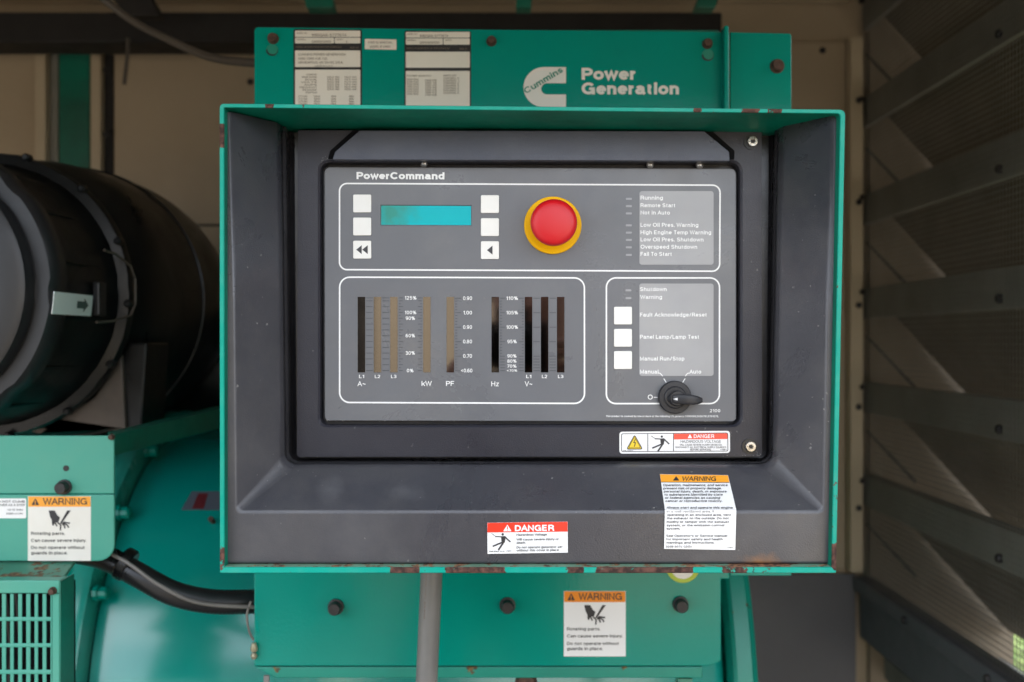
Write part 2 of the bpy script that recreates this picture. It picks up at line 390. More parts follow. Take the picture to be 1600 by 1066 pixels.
# plain grotesque letters drawn as strokes: cap height 100, lower case height 73
def AR(cx, cy, rx, ry, a0, a1, n=9):
    return [(cx+rx*math.cos(R(a0+(a1-a0)*i/n)), cy+ry*math.sin(R(a0+(a1-a0)*i/n))) for i in range(n+1)]
LETTERS = {
    'A': (70, [[(0, 0), (35, 100), (70, 0)], [(13, 34), (57, 34)]]),
    'B': (58, [[(32, 52), (0, 52), (0, 100), (32, 100)]+AR(32, 76, 23, 24, 90, -90), [(0, 52), (0, 0), (32, 0)]+AR(32, 26, 26, 26, -90, 90)]),
    'C': (70, [AR(37, 50, 37, 50, 38, 322, 18)]),
    'D': (64, [[(0, 0), (0, 100), (24, 100)]+AR(24, 50, 40, 50, 90, -90, 12)+[(0, 0)]]),
    'E': (54, [[(54, 100), (0, 100), (0, 0), (55, 0)], [(0, 52), (50, 52)]]),
    'F': (52, [[(52, 100), (0, 100), (0, 0)], [(0, 50), (46, 50)]]),
    'G': (74, [AR(38, 50, 38, 50, 38, 300, 18)+[(72, 24), (72, 46), (42, 46)], [(73, 30), (73, 0)]]),
    'H': (62, [[(0, 0), (0, 100)], [(62, 0), (62, 100)], [(0, 52), (62, 52)]]),
    'I': (0, [[(0, 0), (0, 100)]]),
    'J': (46, [[(46, 100), (46, 24)]+AR(23, 24, 23, 24, 0, -180)]),
    'K': (62, [[(0, 0), (0, 100)], [(60, 100), (2, 38)], [(22, 58), (64, 0)]]),
    'L': (48, [[(0, 100), (0, 0), (50, 0)]]),
    'M': (74, [[(0, 0), (0, 100), (37, 8), (74, 100), (74, 0)]]),
    'N': (62, [[(0, 0), (0, 100), (62, 0), (62, 100)]]),
    'O': (78, [AR(39, 50, 39, 50, 90, 450, 24)]),
    'P': (56, [[(0, 0), (0, 100), (30, 100)]+AR(30, 72, 26, 28, 90, -90)+[(0, 44)]]),
    'Q': (78, [AR(39, 50, 39, 50, 90, 450, 24), [(48, 26), (76, -2)]]),
    'R': (60, [[(0, 0), (0, 100), (32, 100)]+AR(32, 73, 25, 27, 90, -90)+[(0, 46)], [(30, 46), (56, 30), (60, 0)]]),
    'S': (58, [AR(29, 75, 26, 25, 15, 270, 12)+AR(29, 25, 29, 25, 90, -165, 12)[1:]]),
    'T': (60, [[(0, 100), (60, 100)], [(30, 100), (30, 0)]]),
    'U': (62, [[(0, 100), (0, 31)]+AR(31, 31, 31, 31, 180, 360, 12)+[(62, 100)]]),
    'V': (66, [[(0, 100), (33, 0), (66, 100)]]),
    'W': (100, [[(0, 100), (25, 0), (50, 100), (75, 0), (100, 100)]]),
    'X': (64, [[(0, 100), (64, 0)], [(0, 0), (64, 100)]]),
    'Y': (66, [[(0, 100), (33, 44), (66, 100)], [(33, 44), (33, 0)]]),
    'Z': (58, [[(0, 100), (58, 100), (0, 0), (60, 0)]]),
    'a': (48, [AR(23, 52, 21, 21, 165, 0, 8)+[(44, 10), (50, 0)], [(44, 44), (18, 39)]+AR(18, 20, 18, 20, 95, 270, 8)+[(30, 1), (44, 14)]]),
    'b': (48, [[(0, 100), (0, 0)], [(0, 14)]+AR(24, 36.5, 24, 36.5, 215, 505, 16)+[(0, 58)]]),
    'c': (46, [AR(25, 36.5, 25, 36.5, 40, 320, 16)]),
    'd': (48, [[(48, 100), (48, 0)], AR(24, 36.5, 24, 36.5, 35, 325, 16)]),
    'e': (49, [[(1, 37), (49, 37)]+AR(25, 36.5, 24.5, 36.5, 5, 322, 16)]),
    'f': (26, [[(10, 0), (10, 82)]+AR(26, 82, 16, 18, 180, 95, 5), [(-2, 71), (27, 71)]]),
    'g': (48, [AR(24, 36.5, 24, 36.5, 35, 325, 16), [(48, 73), (48, -6)]+AR(24, -6, 24, 22, 0, -160, 8)]),
    'h': (44, [[(0, 0), (0, 100)], [(0, 48)]+AR(23, 50, 21, 23, 160, 0, 8)+[(44, 0)]]),
    'i': (0, [[(0, 0), (0, 73)], [(0, 97), (0, 101)]]),
    'j': (8, [[(6, 73), (6, -12), (-4, -24)], [(6, 97), (6, 101)]]),
    'k': (46, [[(0, 0), (0, 100)], [(43, 73), (2, 28)], [(16, 44), (47, 0)]]),
    'l': (0, [[(0, 0), (0, 100)]]),
    'm': (76, [[(0, 0), (0, 73)], [(0, 50)]+AR(20, 53, 18, 20, 160, 0, 7)+[(38, 0)], [(38, 50)]+AR(58, 53, 18, 20, 160, 0, 7)+[(76, 0)]]),
    'n': (44, [[(0, 0), (0, 73)], [(0, 48)]+AR(23, 50, 21, 23, 160, 0, 8)+[(44, 0)]]),
    'o': (51, [AR(25.5, 36.5, 25.5, 36.5, 90, 450, 20)]),
    'p': (48, [[(0, 73), (0, -26)], AR(24, 36.5, 24, 36.5, 215, 505, 16)]),
    'q': (48, [[(48, 73), (48, -26)], AR(24, 36.5, 24, 36.5, 35, 325, 16)]),
    'r': (26, [[(0, 0), (0, 73)], [(0, 46)]+AR(24, 50, 22, 22, 155, 85, 5)]),
    's': (42, [AR(21, 54, 19, 19, 15, 270, 10)+AR(21, 18, 21, 18, 90, -165, 10)[1:]]),
    't': (26, [[(10, 94), (10, 16)]+AR(24, 16, 14, 16, 180, 275, 5), [(-2, 71), (26, 71)]]),
    'u': (44, [[(0, 73), (0, 23)]+AR(21, 23, 21, 23, 180, 340, 8)+[(44, 26)], [(44, 73), (44, 0)]]),
    'v': (48, [[(0, 73), (24, 0), (48, 73)]]),
    'w': (74, [[(0, 73), (18, 0), (37, 73), (56, 0), (74, 73)]]),
    'x': (46, [[(0, 73), (46, 0)], [(0, 0), (46, 73)]]),
    'y': (48, [[(0, 73), (25, 2)], [(48, 73), (20, -18), (4, -26)]]),
    'z': (42, [[(0, 73), (42, 73), (0, 0), (44, 0)]]),
    '0': (52, [AR(26, 50, 26, 50, 90, 450, 20)]),
    '1': (26, [[(0, 78), (24, 98), (24, 0)]]),
    '2': (52, [AR(26, 72, 25, 28, 165, -20, 10)+[(0, 0), (53, 0)]]),
    '3': (52, [AR(25, 75, 23, 25, 160, -90, 10)+AR(26, 26, 26, 26, 90, -160, 10)]),
    '4': (56, [[(44, 0), (44, 98), (0, 28), (58, 28)]]),
    '5': (52, [[(48, 100), (8, 100), (3, 52)]+AR(25, 33, 27, 33, 135, -155, 12)]),
    '6': (52, [AR(26, 32, 26, 32, 90, 450, 16), [(46, 90)]+AR(30, 50, 30, 50, 80, 190, 8)]),
    '7': (52, [[(0, 100), (52, 100), (18, 0)]]),
    '8': (52, [AR(26, 76, 22, 24, 270, 630, 16), AR(26, 26, 26, 26, 90, 450, 16)]),
    '9': (52, [AR(26, 68, 26, 32, 90, 450, 16), [(6, 10)]+AR(22, 50, 30, 50, 260, 370, 8)]),
    '.': (0, [[(0, 0), (0, 2)]]), ',': (4, [[(4, 6), (4, -2), (-1, -16)]]), ':': (0, [[(0, 0), (0, 2)], [(0, 56), (0, 58)]]),
    '/': (32, [[(0, -6), (32, 104)]]), '-': (26, [[(0, 38), (26, 38)]]), "'": (0, [[(0, 72), (0, 100)]]),
    '%': (86, [AR(18, 76, 17, 23, 90, 450, 12), AR(68, 24, 17, 23, 90, 450, 12), [(22, 0), (64, 100)]]),
    '~': (50, [AR(13, 38, 13, 13, 180, 30, 6)+AR(37, 48, 13, 13, 210, 360, 6)]),
    '<': (48, [[(48, 80), (0, 48), (48, 16)]]), '>': (48, [[(0, 80), (48, 48), (0, 16)]]),
    '(': (18, [[(18, 104), (4, 80), (0, 42), (4, 4), (18, -20)]]), ')': (18, [[(0, 104), (14, 80), (18, 42), (14, 4), (0, -20)]]),
}
TEXT_LIFT = .000003
def stroke(pts, w_):
    """one stroke of even width with mitred joins: vertex pairs along the line"""
    P = [Vector(p) for p in pts]
    P = [p for i, p in enumerate(P) if i == 0 or (p-P[i-1]).length > .01]
    closed = (P[0]-P[-1]).length < .5 and len(P) > 5
    if not closed:      # square ends where a stroke stands on the base line or reaches its top line
        L_ = sum((P[i+1]-P[i]).length for i in range(len(P)-1)); tops = (0, 75-w_, 100-w_)
        ends = []
        for e, q in ((P[0], P[1]), (P[-1], P[-2])):
            d = (e-q).normalized()
            ends.append(e+d*w_/2 if L_ < 9 or (abs(d.y) > .6 and (min(abs(e.y-t) for t in tops) < 2.5 or e.y < -12)) else e)
        P[0], P[-1] = ends
    out = []
    for i, p in enumerate(P):
        if closed and i in (0, len(P)-1): a = P[-2]; c = P[1]
        else: a = P[i-1] if i else None; c = P[i+1] if i < len(P)-1 else None
        d1 = (p-a).normalized() if a is not None else (c-p).normalized()
        d2 = (c-p).normalized() if c is not None else (p-a).normalized()
        n1 = Vector((-d1.y, d1.x)); n2 = Vector((-d2.y, d2.x)); m = n1+n2
        if m.length < .35: m = n1*1.0; k = 1
        else: k = min(2.2, 2/m.length); m.normalize()
        out += [p+m*k*w_/2, p-m*k*w_/2]
    vs = []; fs = []
    for i in range(len(P)-1):
        o = len(vs); vs += [(p.x, p.y, i*.16) for p in (out[2*i], out[2*i+1], out[2*i+3], out[2*i+2])]; fs.append((o, o+1, o+2, o+3))
    return vs, fs
TIGHT_LEFT = {'A': 7, 'V': 7, 'W': 6, 'Y': 8, 'v': 6, 'w': 5, 'y': 6, 'T': 5, 'o': 2, 'c': 2, 'e': 2, 'd': 2, 'g': 2, 'C': 2, 'G': 2, 'O': 2, 's': 1, 'a': 2, '.': 3, ',': 3, '4': 3, 't': 2, 'f': 2, 'j': 4}
TIGHT_RIGHT = {'A': 7, 'V': 7, 'W': 6, 'Y': 8, 'v': 6, 'w': 5, 'y': 6, 'T': 6, 'P': 6, 'F': 8, 'L': 9, 'r': 8, 'o': 2, 'c': 3, 'e': 3, 'b': 2, 'p': 2, 'C': 4, 'D': 2, 'O': 2, 's': 1, 'k': 4, 'K': 4, 'x': 4, 't': 3, 'f': 4, '7': 4, '.': 2}
_tc = {}
def glyphs(txt, wt):
    """verts (x, y, lift) and faces of a line of text; wt = stroke weight in 1/100 of the cap height"""
    key = (txt, wt)
    if key not in _tc:
        x = 0; vs = []; fs = []; k = (100-wt)/100
        for c in txt:
            if c == ' ': x += 36; continue
            wd, strokes = LETTERS.get(c, LETTERS['-'])
            if x: x -= TIGHT_LEFT.get(c, 0)
            for si, st in enumerate(strokes):
                if c.islower(): hh = (75-wt)/73; st = [(px, py*hh if py <= 73 else (75-wt)+(py-73)/27*25) for px, py in st]
                else: st = [(px, py*k) for px, py in st]
                v, f = stroke(st, wt)
                o = len(vs); vs += [(px+x+wt/2, py+wt/2, si*6+pl) for px, py, pl in v]; fs += [tuple(i+o for i in t) for t in f]
            x += wd+wt+(10 if wt > 20 else 13)-TIGHT_RIGHT.get(c, 0)
        _tc[key] = (vs, fs)
    return _tc[key]
def text(b, s, x0, base, cap, width=None, M=None, off=.0003, wt=17, align='L', skew=0.0, slope=0.0, rot=0):
    vs, fs = glyphs(s, wt)
    mn = min(v[0] for v in vs); mx = max(v[0] for v in vs)
    k = cap/100
    kx = k if width is None else width/(mx-mn)
    wd = (mx-mn)*kx
    sx = {'L': 0, 'C': -wd/2, 'R': -wd}[align]
    cr, sr = math.cos(R(rot)), math.sin(R(rot)); out = []
    for x, y, li in vs:
        ux = (x-mn)*kx+sx; uy = y*k
        qx = ux*cr - uy*sr; qy = ux*sr + uy*cr
        out.append(M(x0+qx-qy*skew, base-qy+qx*slope, off+li*TEXT_LIFT))
    b.add(out, fs)
def shape(b, pts, M, off=.0003):
    b.add([M(x, y, off) for x, y in pts], [tuple(range(len(pts)))])
def line(b, p, q, w_, M, off=.0003):
    a = Vector(p); c = Vector(q); d = (c-a).normalized(); n = Vector((-d.y, d.x))*w_/2
    shape(b, [tuple(a+n), tuple(c+n), tuple(c-n), tuple(a-n)], M, off)
def ring2d(b, outer, inner, M, off=.0003):
    b.loops([[M(x, y, off) for x, y in outer], [M(x, y, off) for x, y in inner]])
def disc(cx, cy, r, n=20): return [(cx+r*math.cos(2*PI*i/n), cy+r*math.sin(2*PI*i/n)) for i in range(n)]
def sticker(b, pts, M, t=.0004):
    fr = [M(x, y, t) for x, y in pts]; bk = [M(x, y, .00005) for x, y in pts]
    b.loops([fr, bk], cap0=True, cap1=True)

def figure(b, ox, oy, s, M, off):
    """struck-by-current warning figure, drawn in a 60 x 56 box scaled by s"""
    g = lambda x, y: (ox+x*s, oy+y*s)
    shape(b, disc(*g(35, 4), 3.6*s, 12), M, off)
    shape(b, [g(30, 10), g(42, 9), g(44, 13), g(41, 28), g(33, 32), g(31, 22)], M, off)
    line(b, g(32, 11.5), g(13, 10.5), 3*s, M, off+.00004)
    line(b, g(41, 11), g(58, 27), 4*s, M, off+.00005)
    line(b, g(36, 27), g(5, 40), 4.4*s, M, off+.00006)
    line(b, g(38, 27), g(22, 51), 4.8*s, M, off+.00007)
    line(b, g(1, 2), g(7, 4), 1.3*s, M, off); line(b, g(7, 4), g(6, 5.5), 1.3*s, M, off+.00002); line(b, g(6, 5.5), g(13, 9), 1.3*s, M, off+.00003)
def tri(cx, base, h, w_): return rpoly([(cx, base-h), (cx+w_/2, base), (cx-w_/2, base)], h*.06, 3)
def handcut(b, ox, oy, s, M, off):
    g = lambda x, y: (ox+x*s, oy+y*s)
    shape(b, [g(0, 0), g(17, 0), g(26, 15), g(33, 20), g(28, 34), g(17, 36), g(14, 45), g(10, 42), g(9, 28), g(4, 18)], M, off)
    shape(b, [g(54, 0), g(64, 0), g(37, 38), g(32, 38)], M, off+.00004)
    for a, c in (((18, 34), (24, 46)), ((26, 35), (35, 42)), ((35, 42), (34, 58)), ((38, 38), (46, 44)), ((46, 44), (47, 52)), ((40, 36), (54, 42)), ((54, 42), (58, 50)), ((42, 34), (62, 37))):
        line(b, g(*a), g(*c), 4*s, M, off+.00006)

def hexbolt(b, px, py, d, rpx, t=.008, n=6, dome=True):
    c = W(px, py, d); r = rpx*d/F
    b.lathe((c.x, d, c.z), (0, -1, 0), [(r*1.25, 0), (r*1.25, t*.2), (r, t*.22), (r, t*.85), (r*.85, t)], n=n if n != 6 else 12, ph=.2)

# ================================================================== SETTING
def struct(b, name, m, **k): return b.build(name, m, kind='structure', **k)
g = B(); g.box(-40, 40, -40, 60, -.4, 0); struct(g, 'ground', 'concrete')
g = B(); g.box(1.6, 14, 2.5, 14, -.1, .03); tag(g.build('grass', 'grass', kind='stuff'), 'sunlit grass outside the louvres', 'grass')

BW = 2.0
fl = B(); fl.box(-1.7, .98, .55, BW, .004, .12); struct(fl, 'floor', 'floor_steel')
ce = B(); ce.box(-1.75, 1.02, .44, BW+.05, 2.27, 2.31); struct(ce, 'ceiling', 'roof_sheet')
# back wall
bw = B(); bw.box(-1.75, 1.002, BW, BW+.04, .004, 2.27)
backwall = struct(bw, 'wall', 'cream_wall')
def wpart(name, m, px0, py0, px1, py1, t, bevel=.002, d=BW):
    b = B(); x0, x1 = xw(px0, d-t), xw(px1, d-t)
    a = W(px0, py1, d-t).z; c = W(px1, py0, d-t).z
    b.box(x0, x1, d-t, d-.0015, a, c); return b.build(name, m, backwall, bevel=bevel)
wpart('wall_panel', 'cream_wall', 178, 66, 1326, 890, .012)
wpart('post', 'cream_trim', 54, 66, 71, 900, .03)
wpart('post', 'louvre_grey', 72, 66, 91, 900, .012)
wpart('post', 'green_dark', 92, 80, 140, 900, .022)
wpart('post', 'cream_trim', 141, 70, 157, 900, .03)
wpart('post', 'black_steel', 158, 66, 176, 900, .012)
wpart('lower_wall_tint', 'rail_grey', 1100, 897, 1338, 1300, .010)  # grey stands for cool sky light on the lower wall, put into colour
wpart('seam_strip', 'black_steel', 178, 350, 396, 354, .0135)
wpart('top_trim', 'cream_trim', -100, -20, 1330, 0, .03)
for px, py in ((166, 110), (166, 209), (48, 75), (1285, 79), (215, 77), (390, 77), (391, 128), (133, 76)):
    b = B(); hexbolt(b, px, py, BW-.014 if px > 180 else BW-.03, 4, .006); b.build('screw', 'black_bolt', backwall)
# left wall, with an unseen front piece added to darken the interior
lw = B(); lw.box(-1.79, -1.75, .8, BW, .004, 2.27); struct(lw, 'wall', 'cream_wall')
lw = B(); lw.box(-1.79, -1.75, .5, .7995, .004, 2.27); struct(lw, 'wall', 'cream_wall')  # unseen front piece, added to darken the interior
hd_ = B(); hd_.box(-1.75, 1.0, .46, .50, 1.86, 2.2685); struct(hd_, 'sky_block_header', 'cream_wall')  # unseen header, added low to keep sky light off the cabinet top
fp_ = B(); fp_.box(.70, 1.0, .46, 1.0, .004, 1.858); struct(fp_, 'light_block_panel', 'cream_wall')  # unseen panel, added to close the side and darken the interior
# end panel outside louvres (seen between the blades)
ew = B(); ew.box(.715, 1.0, BW-.02, BW-.0015, .1, 2.27); endp = ew.build('end_panel', 'end_tan', backwall)

# steel beam across the rear
bm_ = B(); a = W(-300, 66, 1.8); c = W(1128, 19, 1.8); bm_.box(a.x, c.x, 1.8, 1.88, a.z, c.z)
tag(bm_.build('steel_beam', 'black_steel', bevel=.003), 'black steel beam running across under the roof above the cabinet', 'beam')
for i, (x0, x1, sl_) in enumerate(((478, 522, -16), (806, 830, 4), (1086, 1118, 26))):
    b = B(); b.prism([(x0+sl_, -60), (x1+sl_, -60), (x1, 12), (x0, 12)], 1.55, .03)
    o = b.build('roof_strut', 'green_dark', bevel=.002)
    tag(o, ['green roof strut leaning left, above the two data plates', 'narrow green roof strut above the white logo', 'green roof strut leaning right, at the right end of the black beam'][i], 'strut', 'green struts under the roof')
# dark diagonal brace and cables top left
b = B(); b.prism([(146, -40), (215, -40), (250, 24), (196, 24)], 1.7, .03)
tag(b.build('roof_brace', 'black_steel', bevel=.002), 'dark roof brace meeting the black beam at the top left', 'brace')
def bez(pts, n=10):
    pts = [Vector(p) for p in pts]; out = []
    for i in range(len(pts)-1):
        p0 = pts[max(i-1, 0)]; p1 = pts[i]; p2 = pts[i+1]; p3 = pts[min(i+2, len(pts)-1)]
        for k in range(n):
            t = k/n
            out.append(.5*((2*p1)+(-p0+p2)*t+(2*p0-5*p1+4*p2-p3)*t*t+(-p0+3*p1-3*p2+p3)*t**3))
    out.append(pts[-1]); return out
b = B(); b.tube(bez([W(115, -40, 1.35), W(200, 28, 1.35), W(268, 64, 1.33), W(330, 90, 1.3), W(402, 99, 1.22), W(470, 100, 1.16)]), .0055)
tag(b.build('hanging_cable', 'cable_grey', smooth=True), 'thin brown cable sagging from the roof to the green cabinet', 'cable')
b = B(); b.tube([W(200, 60, 1.75), W(199, 90, 1.75), W(194, 132, 1.75)], .0035)
tag(b.build('hanging_rod', 'cable_grey', smooth=True), 'short thin rod hanging below the black beam at the left', 'rod')

# ------------------------------------------------------------------ louvred wall on the right
LX = .70
lv = thing('louvred_wall', (LX, 1.3, .1), 'dark louvred side wall with wire mesh at the right', 'louvred wall')
def zl(py): return CZ+(533-py)*BW/F
YF = 1.02
for k, py in enumerate((8, 158, 308, 452, 597, 740)):
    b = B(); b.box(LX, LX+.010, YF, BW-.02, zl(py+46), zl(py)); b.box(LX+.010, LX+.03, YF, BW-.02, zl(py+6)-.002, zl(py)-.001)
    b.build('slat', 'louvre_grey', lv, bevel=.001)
    b = B(); z = zl(py+34); b.lathe((LX, 1.42, z), (-1, 0, 0), [(.007, 0), (.007, .004), (.005, .007)], 8); b.build('bolt', 'black_bolt', lv)
    b = B(); b.lathe((LX-.012, BW-.045, zl(py+6)), (0, -1, 0), [(.006, 0), (.006, .005)], 8); b.build('bolt', 'black_bolt', lv)
for k in range(-4, 4):
    z0 = CZ+.115-.19*k*1.0
    b = B()
    P0 = (LX+.035, z0-.038); P1 = (LX+.285, z0-.311)
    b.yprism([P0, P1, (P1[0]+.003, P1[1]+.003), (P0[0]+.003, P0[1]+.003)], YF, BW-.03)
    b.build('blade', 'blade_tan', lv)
    # welded bracket edge on the end panel between blades
    py = 525+147*k
    b = B(); b.prism([(1352, py), (1356, py), (1432, py+79), (1430, py+84)], BW-.024, .0035); b.build('bracket', 'black_steel', lv)
b = B()
zlo, zhi = CZ-.47, CZ+.72
y = 1.0
while y < BW-.03:
    b.box(LX-.0032, LX-.0024, y-.0004, y+.0004, zlo, zhi); y += .0095
z = zlo
while z < zhi:
    b.box(LX-.0041, LX-.0033, 1.0, BW-.03, z-.0004, z+.0004); z += .0095
b.build('wire_mesh', 'wire_zinc', lv, kind='stuff')
# corner post with screws
b = B(); a = W(1329, 895, BW-.05); c = W(1349, 57, BW-.05); b.box(a.x, c.x, BW-.05, BW-.021, a.z, c.z)
b.build('post', 'cream_trim', lv, bevel=.002)
for py in (157, 316, 477, 636, 794):
    b = B(); hexbolt(b, 1342, py, BW-.05, 4, .005); b.build('screw', 'black_bolt', lv)
# bottom rail
zr = CZ-(897-533)*BW/F
b = B(); b.yprism([(LX+.02, zr), (LX-.018, zr), (LX-.018, zr-.028), (LX-.006, zr-.032), (LX-.006, zr-.12), (LX+.02, zr-.12)], .9, BW-.02)
b.build('bottom_rail', 'rail_grey', lv, bevel=.002)
for d, dz in ((1.72, -.014), (1.42, -.014), (1.2, -.014)):
    b = B(); b.lathe((LX-.018, d, zr+dz), (-1, 0, 0), [(.007, 0), (.007, .003), (.005, .006)], 8); b.build('bolt', 'black_bolt', lv)
b = B(); a = W(1432, 1200, BW-.03); c = W(1456, 1008, BW-.03); b.box(a.x, c.x, BW-.03, BW-.0015, a.z, c.z); b.build('lower_post', 'louvre_grey', lv, bevel=.002)
b = B(); hexbolt(b, 1441, 1042, BW-.03, 5, .005); b.build('screw', 'black_bolt', lv)
b = B(); b.box(LX+.04, LX+.27, .9, BW-.03, zr-.2, zr-.16); b.build('sill', 'louvre_grey', lv)
# hedge outside
b = B()
for i in range(5200):
    cx = random.uniform(1.7, 4.6); cy = random.uniform(3.6, 6.4); cz = random.uniform(.02, .75+.25*math.sin(cx*3)+.1*math.sin(cy*5))
    s_ = random.uniform(.02, .045); a = random.uniform(0, 6.3); t = random.uniform(-.8, .8)
    u = Vector((math.cos(a), math.sin(a), t)).normalized()*s_; v = Vector((-math.sin(a), math.cos(a), random.uniform(-.6, .6))).normalized()*s_*.5
    p = Vector((cx, cy, cz)); b.add([p-u, p+v, p+u, p-v], [(0, 1, 2, 3)])
b.flat = True
tag(b.build('hedge', 'leaf'), 'sunlit green hedge glimpsed through the lowest louvre gap', 'hedge')

# ================================================================== AIR CLEANER
AX, AZ = -.654, CZ+.058
ac = thing('air_cleaner', (AX, 1.35, AZ-.18), 'large black round engine air cleaner at the left', 'air cleaner')
b = B(); b.lathe((AX, 0, AZ), (0, 1, 0), [(.151, 1.068), (.158, 1.085), (.158, 1.10), (.154, 1.108), (.158, 1.22), (.163, 1.235), (.163, 1.27), (.176, 1.285), (.190, 1.36), (.198, 1.48), (.199, 1.56), (.191, 1.63), (.165, 1.68), (.09, 1.70)], 72, caps=(True, True))
b.build('canister', 'rubber_dark', ac, smooth=True, angle=50)
b = B(); b.lathe((AX, 0, AZ), (0, 1, 0), [(.10, 1.0475), (.132, 1.046), (.139, 1.049), (.1405, 1.056), (.1405, 1.07)], 72)
b.build('end_cap', 'cap_grey', ac, smooth=True, angle=30)
def notch(i): return 1.0-(.016 if (i % 12) in (0, 1) else 0)
b = B(); b.lathe((AX, 0, AZ), (0, 1, 0), [(.143, 1.0665), (.1575, 1.067), (.1625, 1.073), (.163, 1.098), (.159, 1.104)], 96, caps=(False, False), wob=notch)
b.build('cap_ring', 'cap_grey', ac, smooth=True, angle=40)
b = B(); b.lathe((AX, 0, AZ), (0, 1, 0), [(.164, 1.236), (.176, 1.238), (.178, 1.244), (.178, 1.252), (.172, 1.256), (.172, 1.262), (.164, 1.264)], 96, caps=(False, False), wob=lambda i: 1+.006*math.sin(i*1.7)*(i % 5 == 0))
b.build('clamp_ring', 'rubber', ac, smooth=True, angle=30)
for k in range(14):
    a = -PI/2+k*2*PI/14+.16
    b = B(); b.lathe((AX+.1775*math.cos(a), 1.236, AZ+.1775*math.sin(a)), (0, -1, 0), [(.005, -.004), (.005, .006), (.003, .008)], 8)
    b.build('clamp_lug', 'rubber', ac, smooth=True)
for k in range(8):   # moulded ribs along the canister neck
    a = -PI*.45+k*PI*.9/7
    b = B(); c_, s_ = math.cos(a), math.sin(a)
    pts = [(AX+c_*.1545, y, AZ+s_*.1545) for y in (1.106, 1.14, 1.18, 1.22)]
    b.tube(pts, .0032, 6); b.build('rib', 'rubber', ac, smooth=True)
b = B()
b.tube([(AX+.1690, 1.18, AZ+.050), (AX+.172, 1.205, AZ+.048), (AX+.178, 1.238, AZ+.036), (AX+.181, 1.246, AZ+.02), (AX+.181, 1.246, AZ-.012), (AX+.178, 1.238, AZ-.026), (AX+.171, 1.20, AZ-.034), (AX+.166, 1.165, AZ-.036)], .0016, 8)
b.build('wire_latch', 'cable_grey', ac, smooth=True)
b = B(); b.box(AX+.158, AX+.1665, 1.172, 1.194, AZ-.028, AZ+.012); b.build('latch_block', 'cap_grey', ac, bevel=.002)
def cylpatch(b, r, d0, d1, z0, z1, n=6, t=.0006):
    rows = []
    for (rr) in (r, r-t):
        for dd in (d0, d1):
            rows.append([Vector((AX+math.sqrt(rr*rr-(z0+(z1-z0)*i/n)**2), dd, AZ+z0+(z1-z0)*i/n)) for i in range(n+1)])
    b.loops([rows[0], rows[1], rows[3], rows[2], rows[0]], closed=False)
b = B(); cylpatch(b, .1648, 1.060, 1.158, -.029, -.005)
lab = b.build('label', 'silver_label', ac, label='silver sticker with a dark arrow')
b = B()
yy0, yy1, zc = 1.117, 1.147, -.017
pp = [(yy0, zc-.004), (yy1-.012, zc-.004), (yy1-.012, zc-.008), (yy1, zc), (yy1-.012, zc+.008), (yy1-.012, zc+.004), (yy0, zc+.004)]
b.add([Vector((AX+math.sqrt(.1652**2-z*z), y, AZ+z)) for y, z in pp], [tuple(range(7))])
b.build('arrow_print', 'arrow_grey', lab)
for y_, r_ in ((1.47, .1972),):
    b = B(); b.lathe((AX, 0, AZ), (0, 1, 0), [(r_-.006, y_-.006), (r_+.0025, y_-.003), (r_+.0025, y_+.003), (r_-.006, y_+.006)], 72, caps=(False, False)); b.build('moulded_band', 'rubber', ac, smooth=True, angle=50)
# mounting cradle under the cleaner
b = B()
b.yprism([(AX-.3, AZ-.1), (AX+.05, AZ-.174), (AX+.12, AZ-.13), (AX+.155, AZ-.075), (AX+.160, AZ-.172), (AX-.3, AZ-.172)], 1.268, 1.30)
b.build('cradle', 'bracket_tan', ac, bevel=.002)
#b = B(); b.lathe((AX, 0, AZ), (0, 1, 0), [(.184, 1.33), (.192, 1.331), (.195, 1.37), (.184, 1.371)], 60, caps=(False, False)); b.build('strap', 'rubber', ac, smooth=True, angle=30)
b = B(); b.yprism([(AX+.145, AZ-.06), (AX+.185, AZ-.06), (AX+.178, AZ-.172), (AX+.130, AZ-.172)], 1.275, 1.36) ; b.build('cradle_leg', 'rubber_dark', ac, bevel=.003)
# turbo duct behind cleaner and shadowy engine mass
b = B(); b.lathe((-.50, 1.75, CZ-.05), (1, 0, -.1), [(.05, -.2), (.11, -.18), (.11, .1), (.09, .16), (.06, .18)], 32); 
tag(b.build('engine_duct', 'rubber_dark', smooth=True), 'dark engine duct in shadow behind the air cleaner', 'duct')
en = thing('engine_block', (-.75, 1.62, .12), 'dark engine block in the shadow below the air cleaner', 'engine')
b = B(); b.box(-1.25, -.60, 1.42, 1.9, .3, CZ-.19); b.build('crankcase', 'green_dark', en, bevel=.01)
b = B(); b.box(-1.2, -.66, 1.46, 1.86, CZ-.188, CZ-.13); b.build('rocker_cover', 'rubber_dark', en, bevel=.01)
for k in range(5):
    b = B(); b.lathe((-1.1+.1*k, 1.44, CZ-.12-.0), (0, 0, 1), [(.008, -.02), (.008, .02)], 8); b.build('bolt', 'black_bolt', en)

# green sloping support beam
b = B()
p = [W(179, 679, 1.12), W(350, 637, 1.42), W(350, 668, 1.42), W(179, 712, 1.12)]
q = [v+Vector((-.02, .03, .0)) for v in p]
b.loops([p, q], cap0=True, cap1=True)
tag(b.build('support_rail', 'green_dark', bevel=.001), 'dark green rail running back from the pale green engine cover', 'rail')

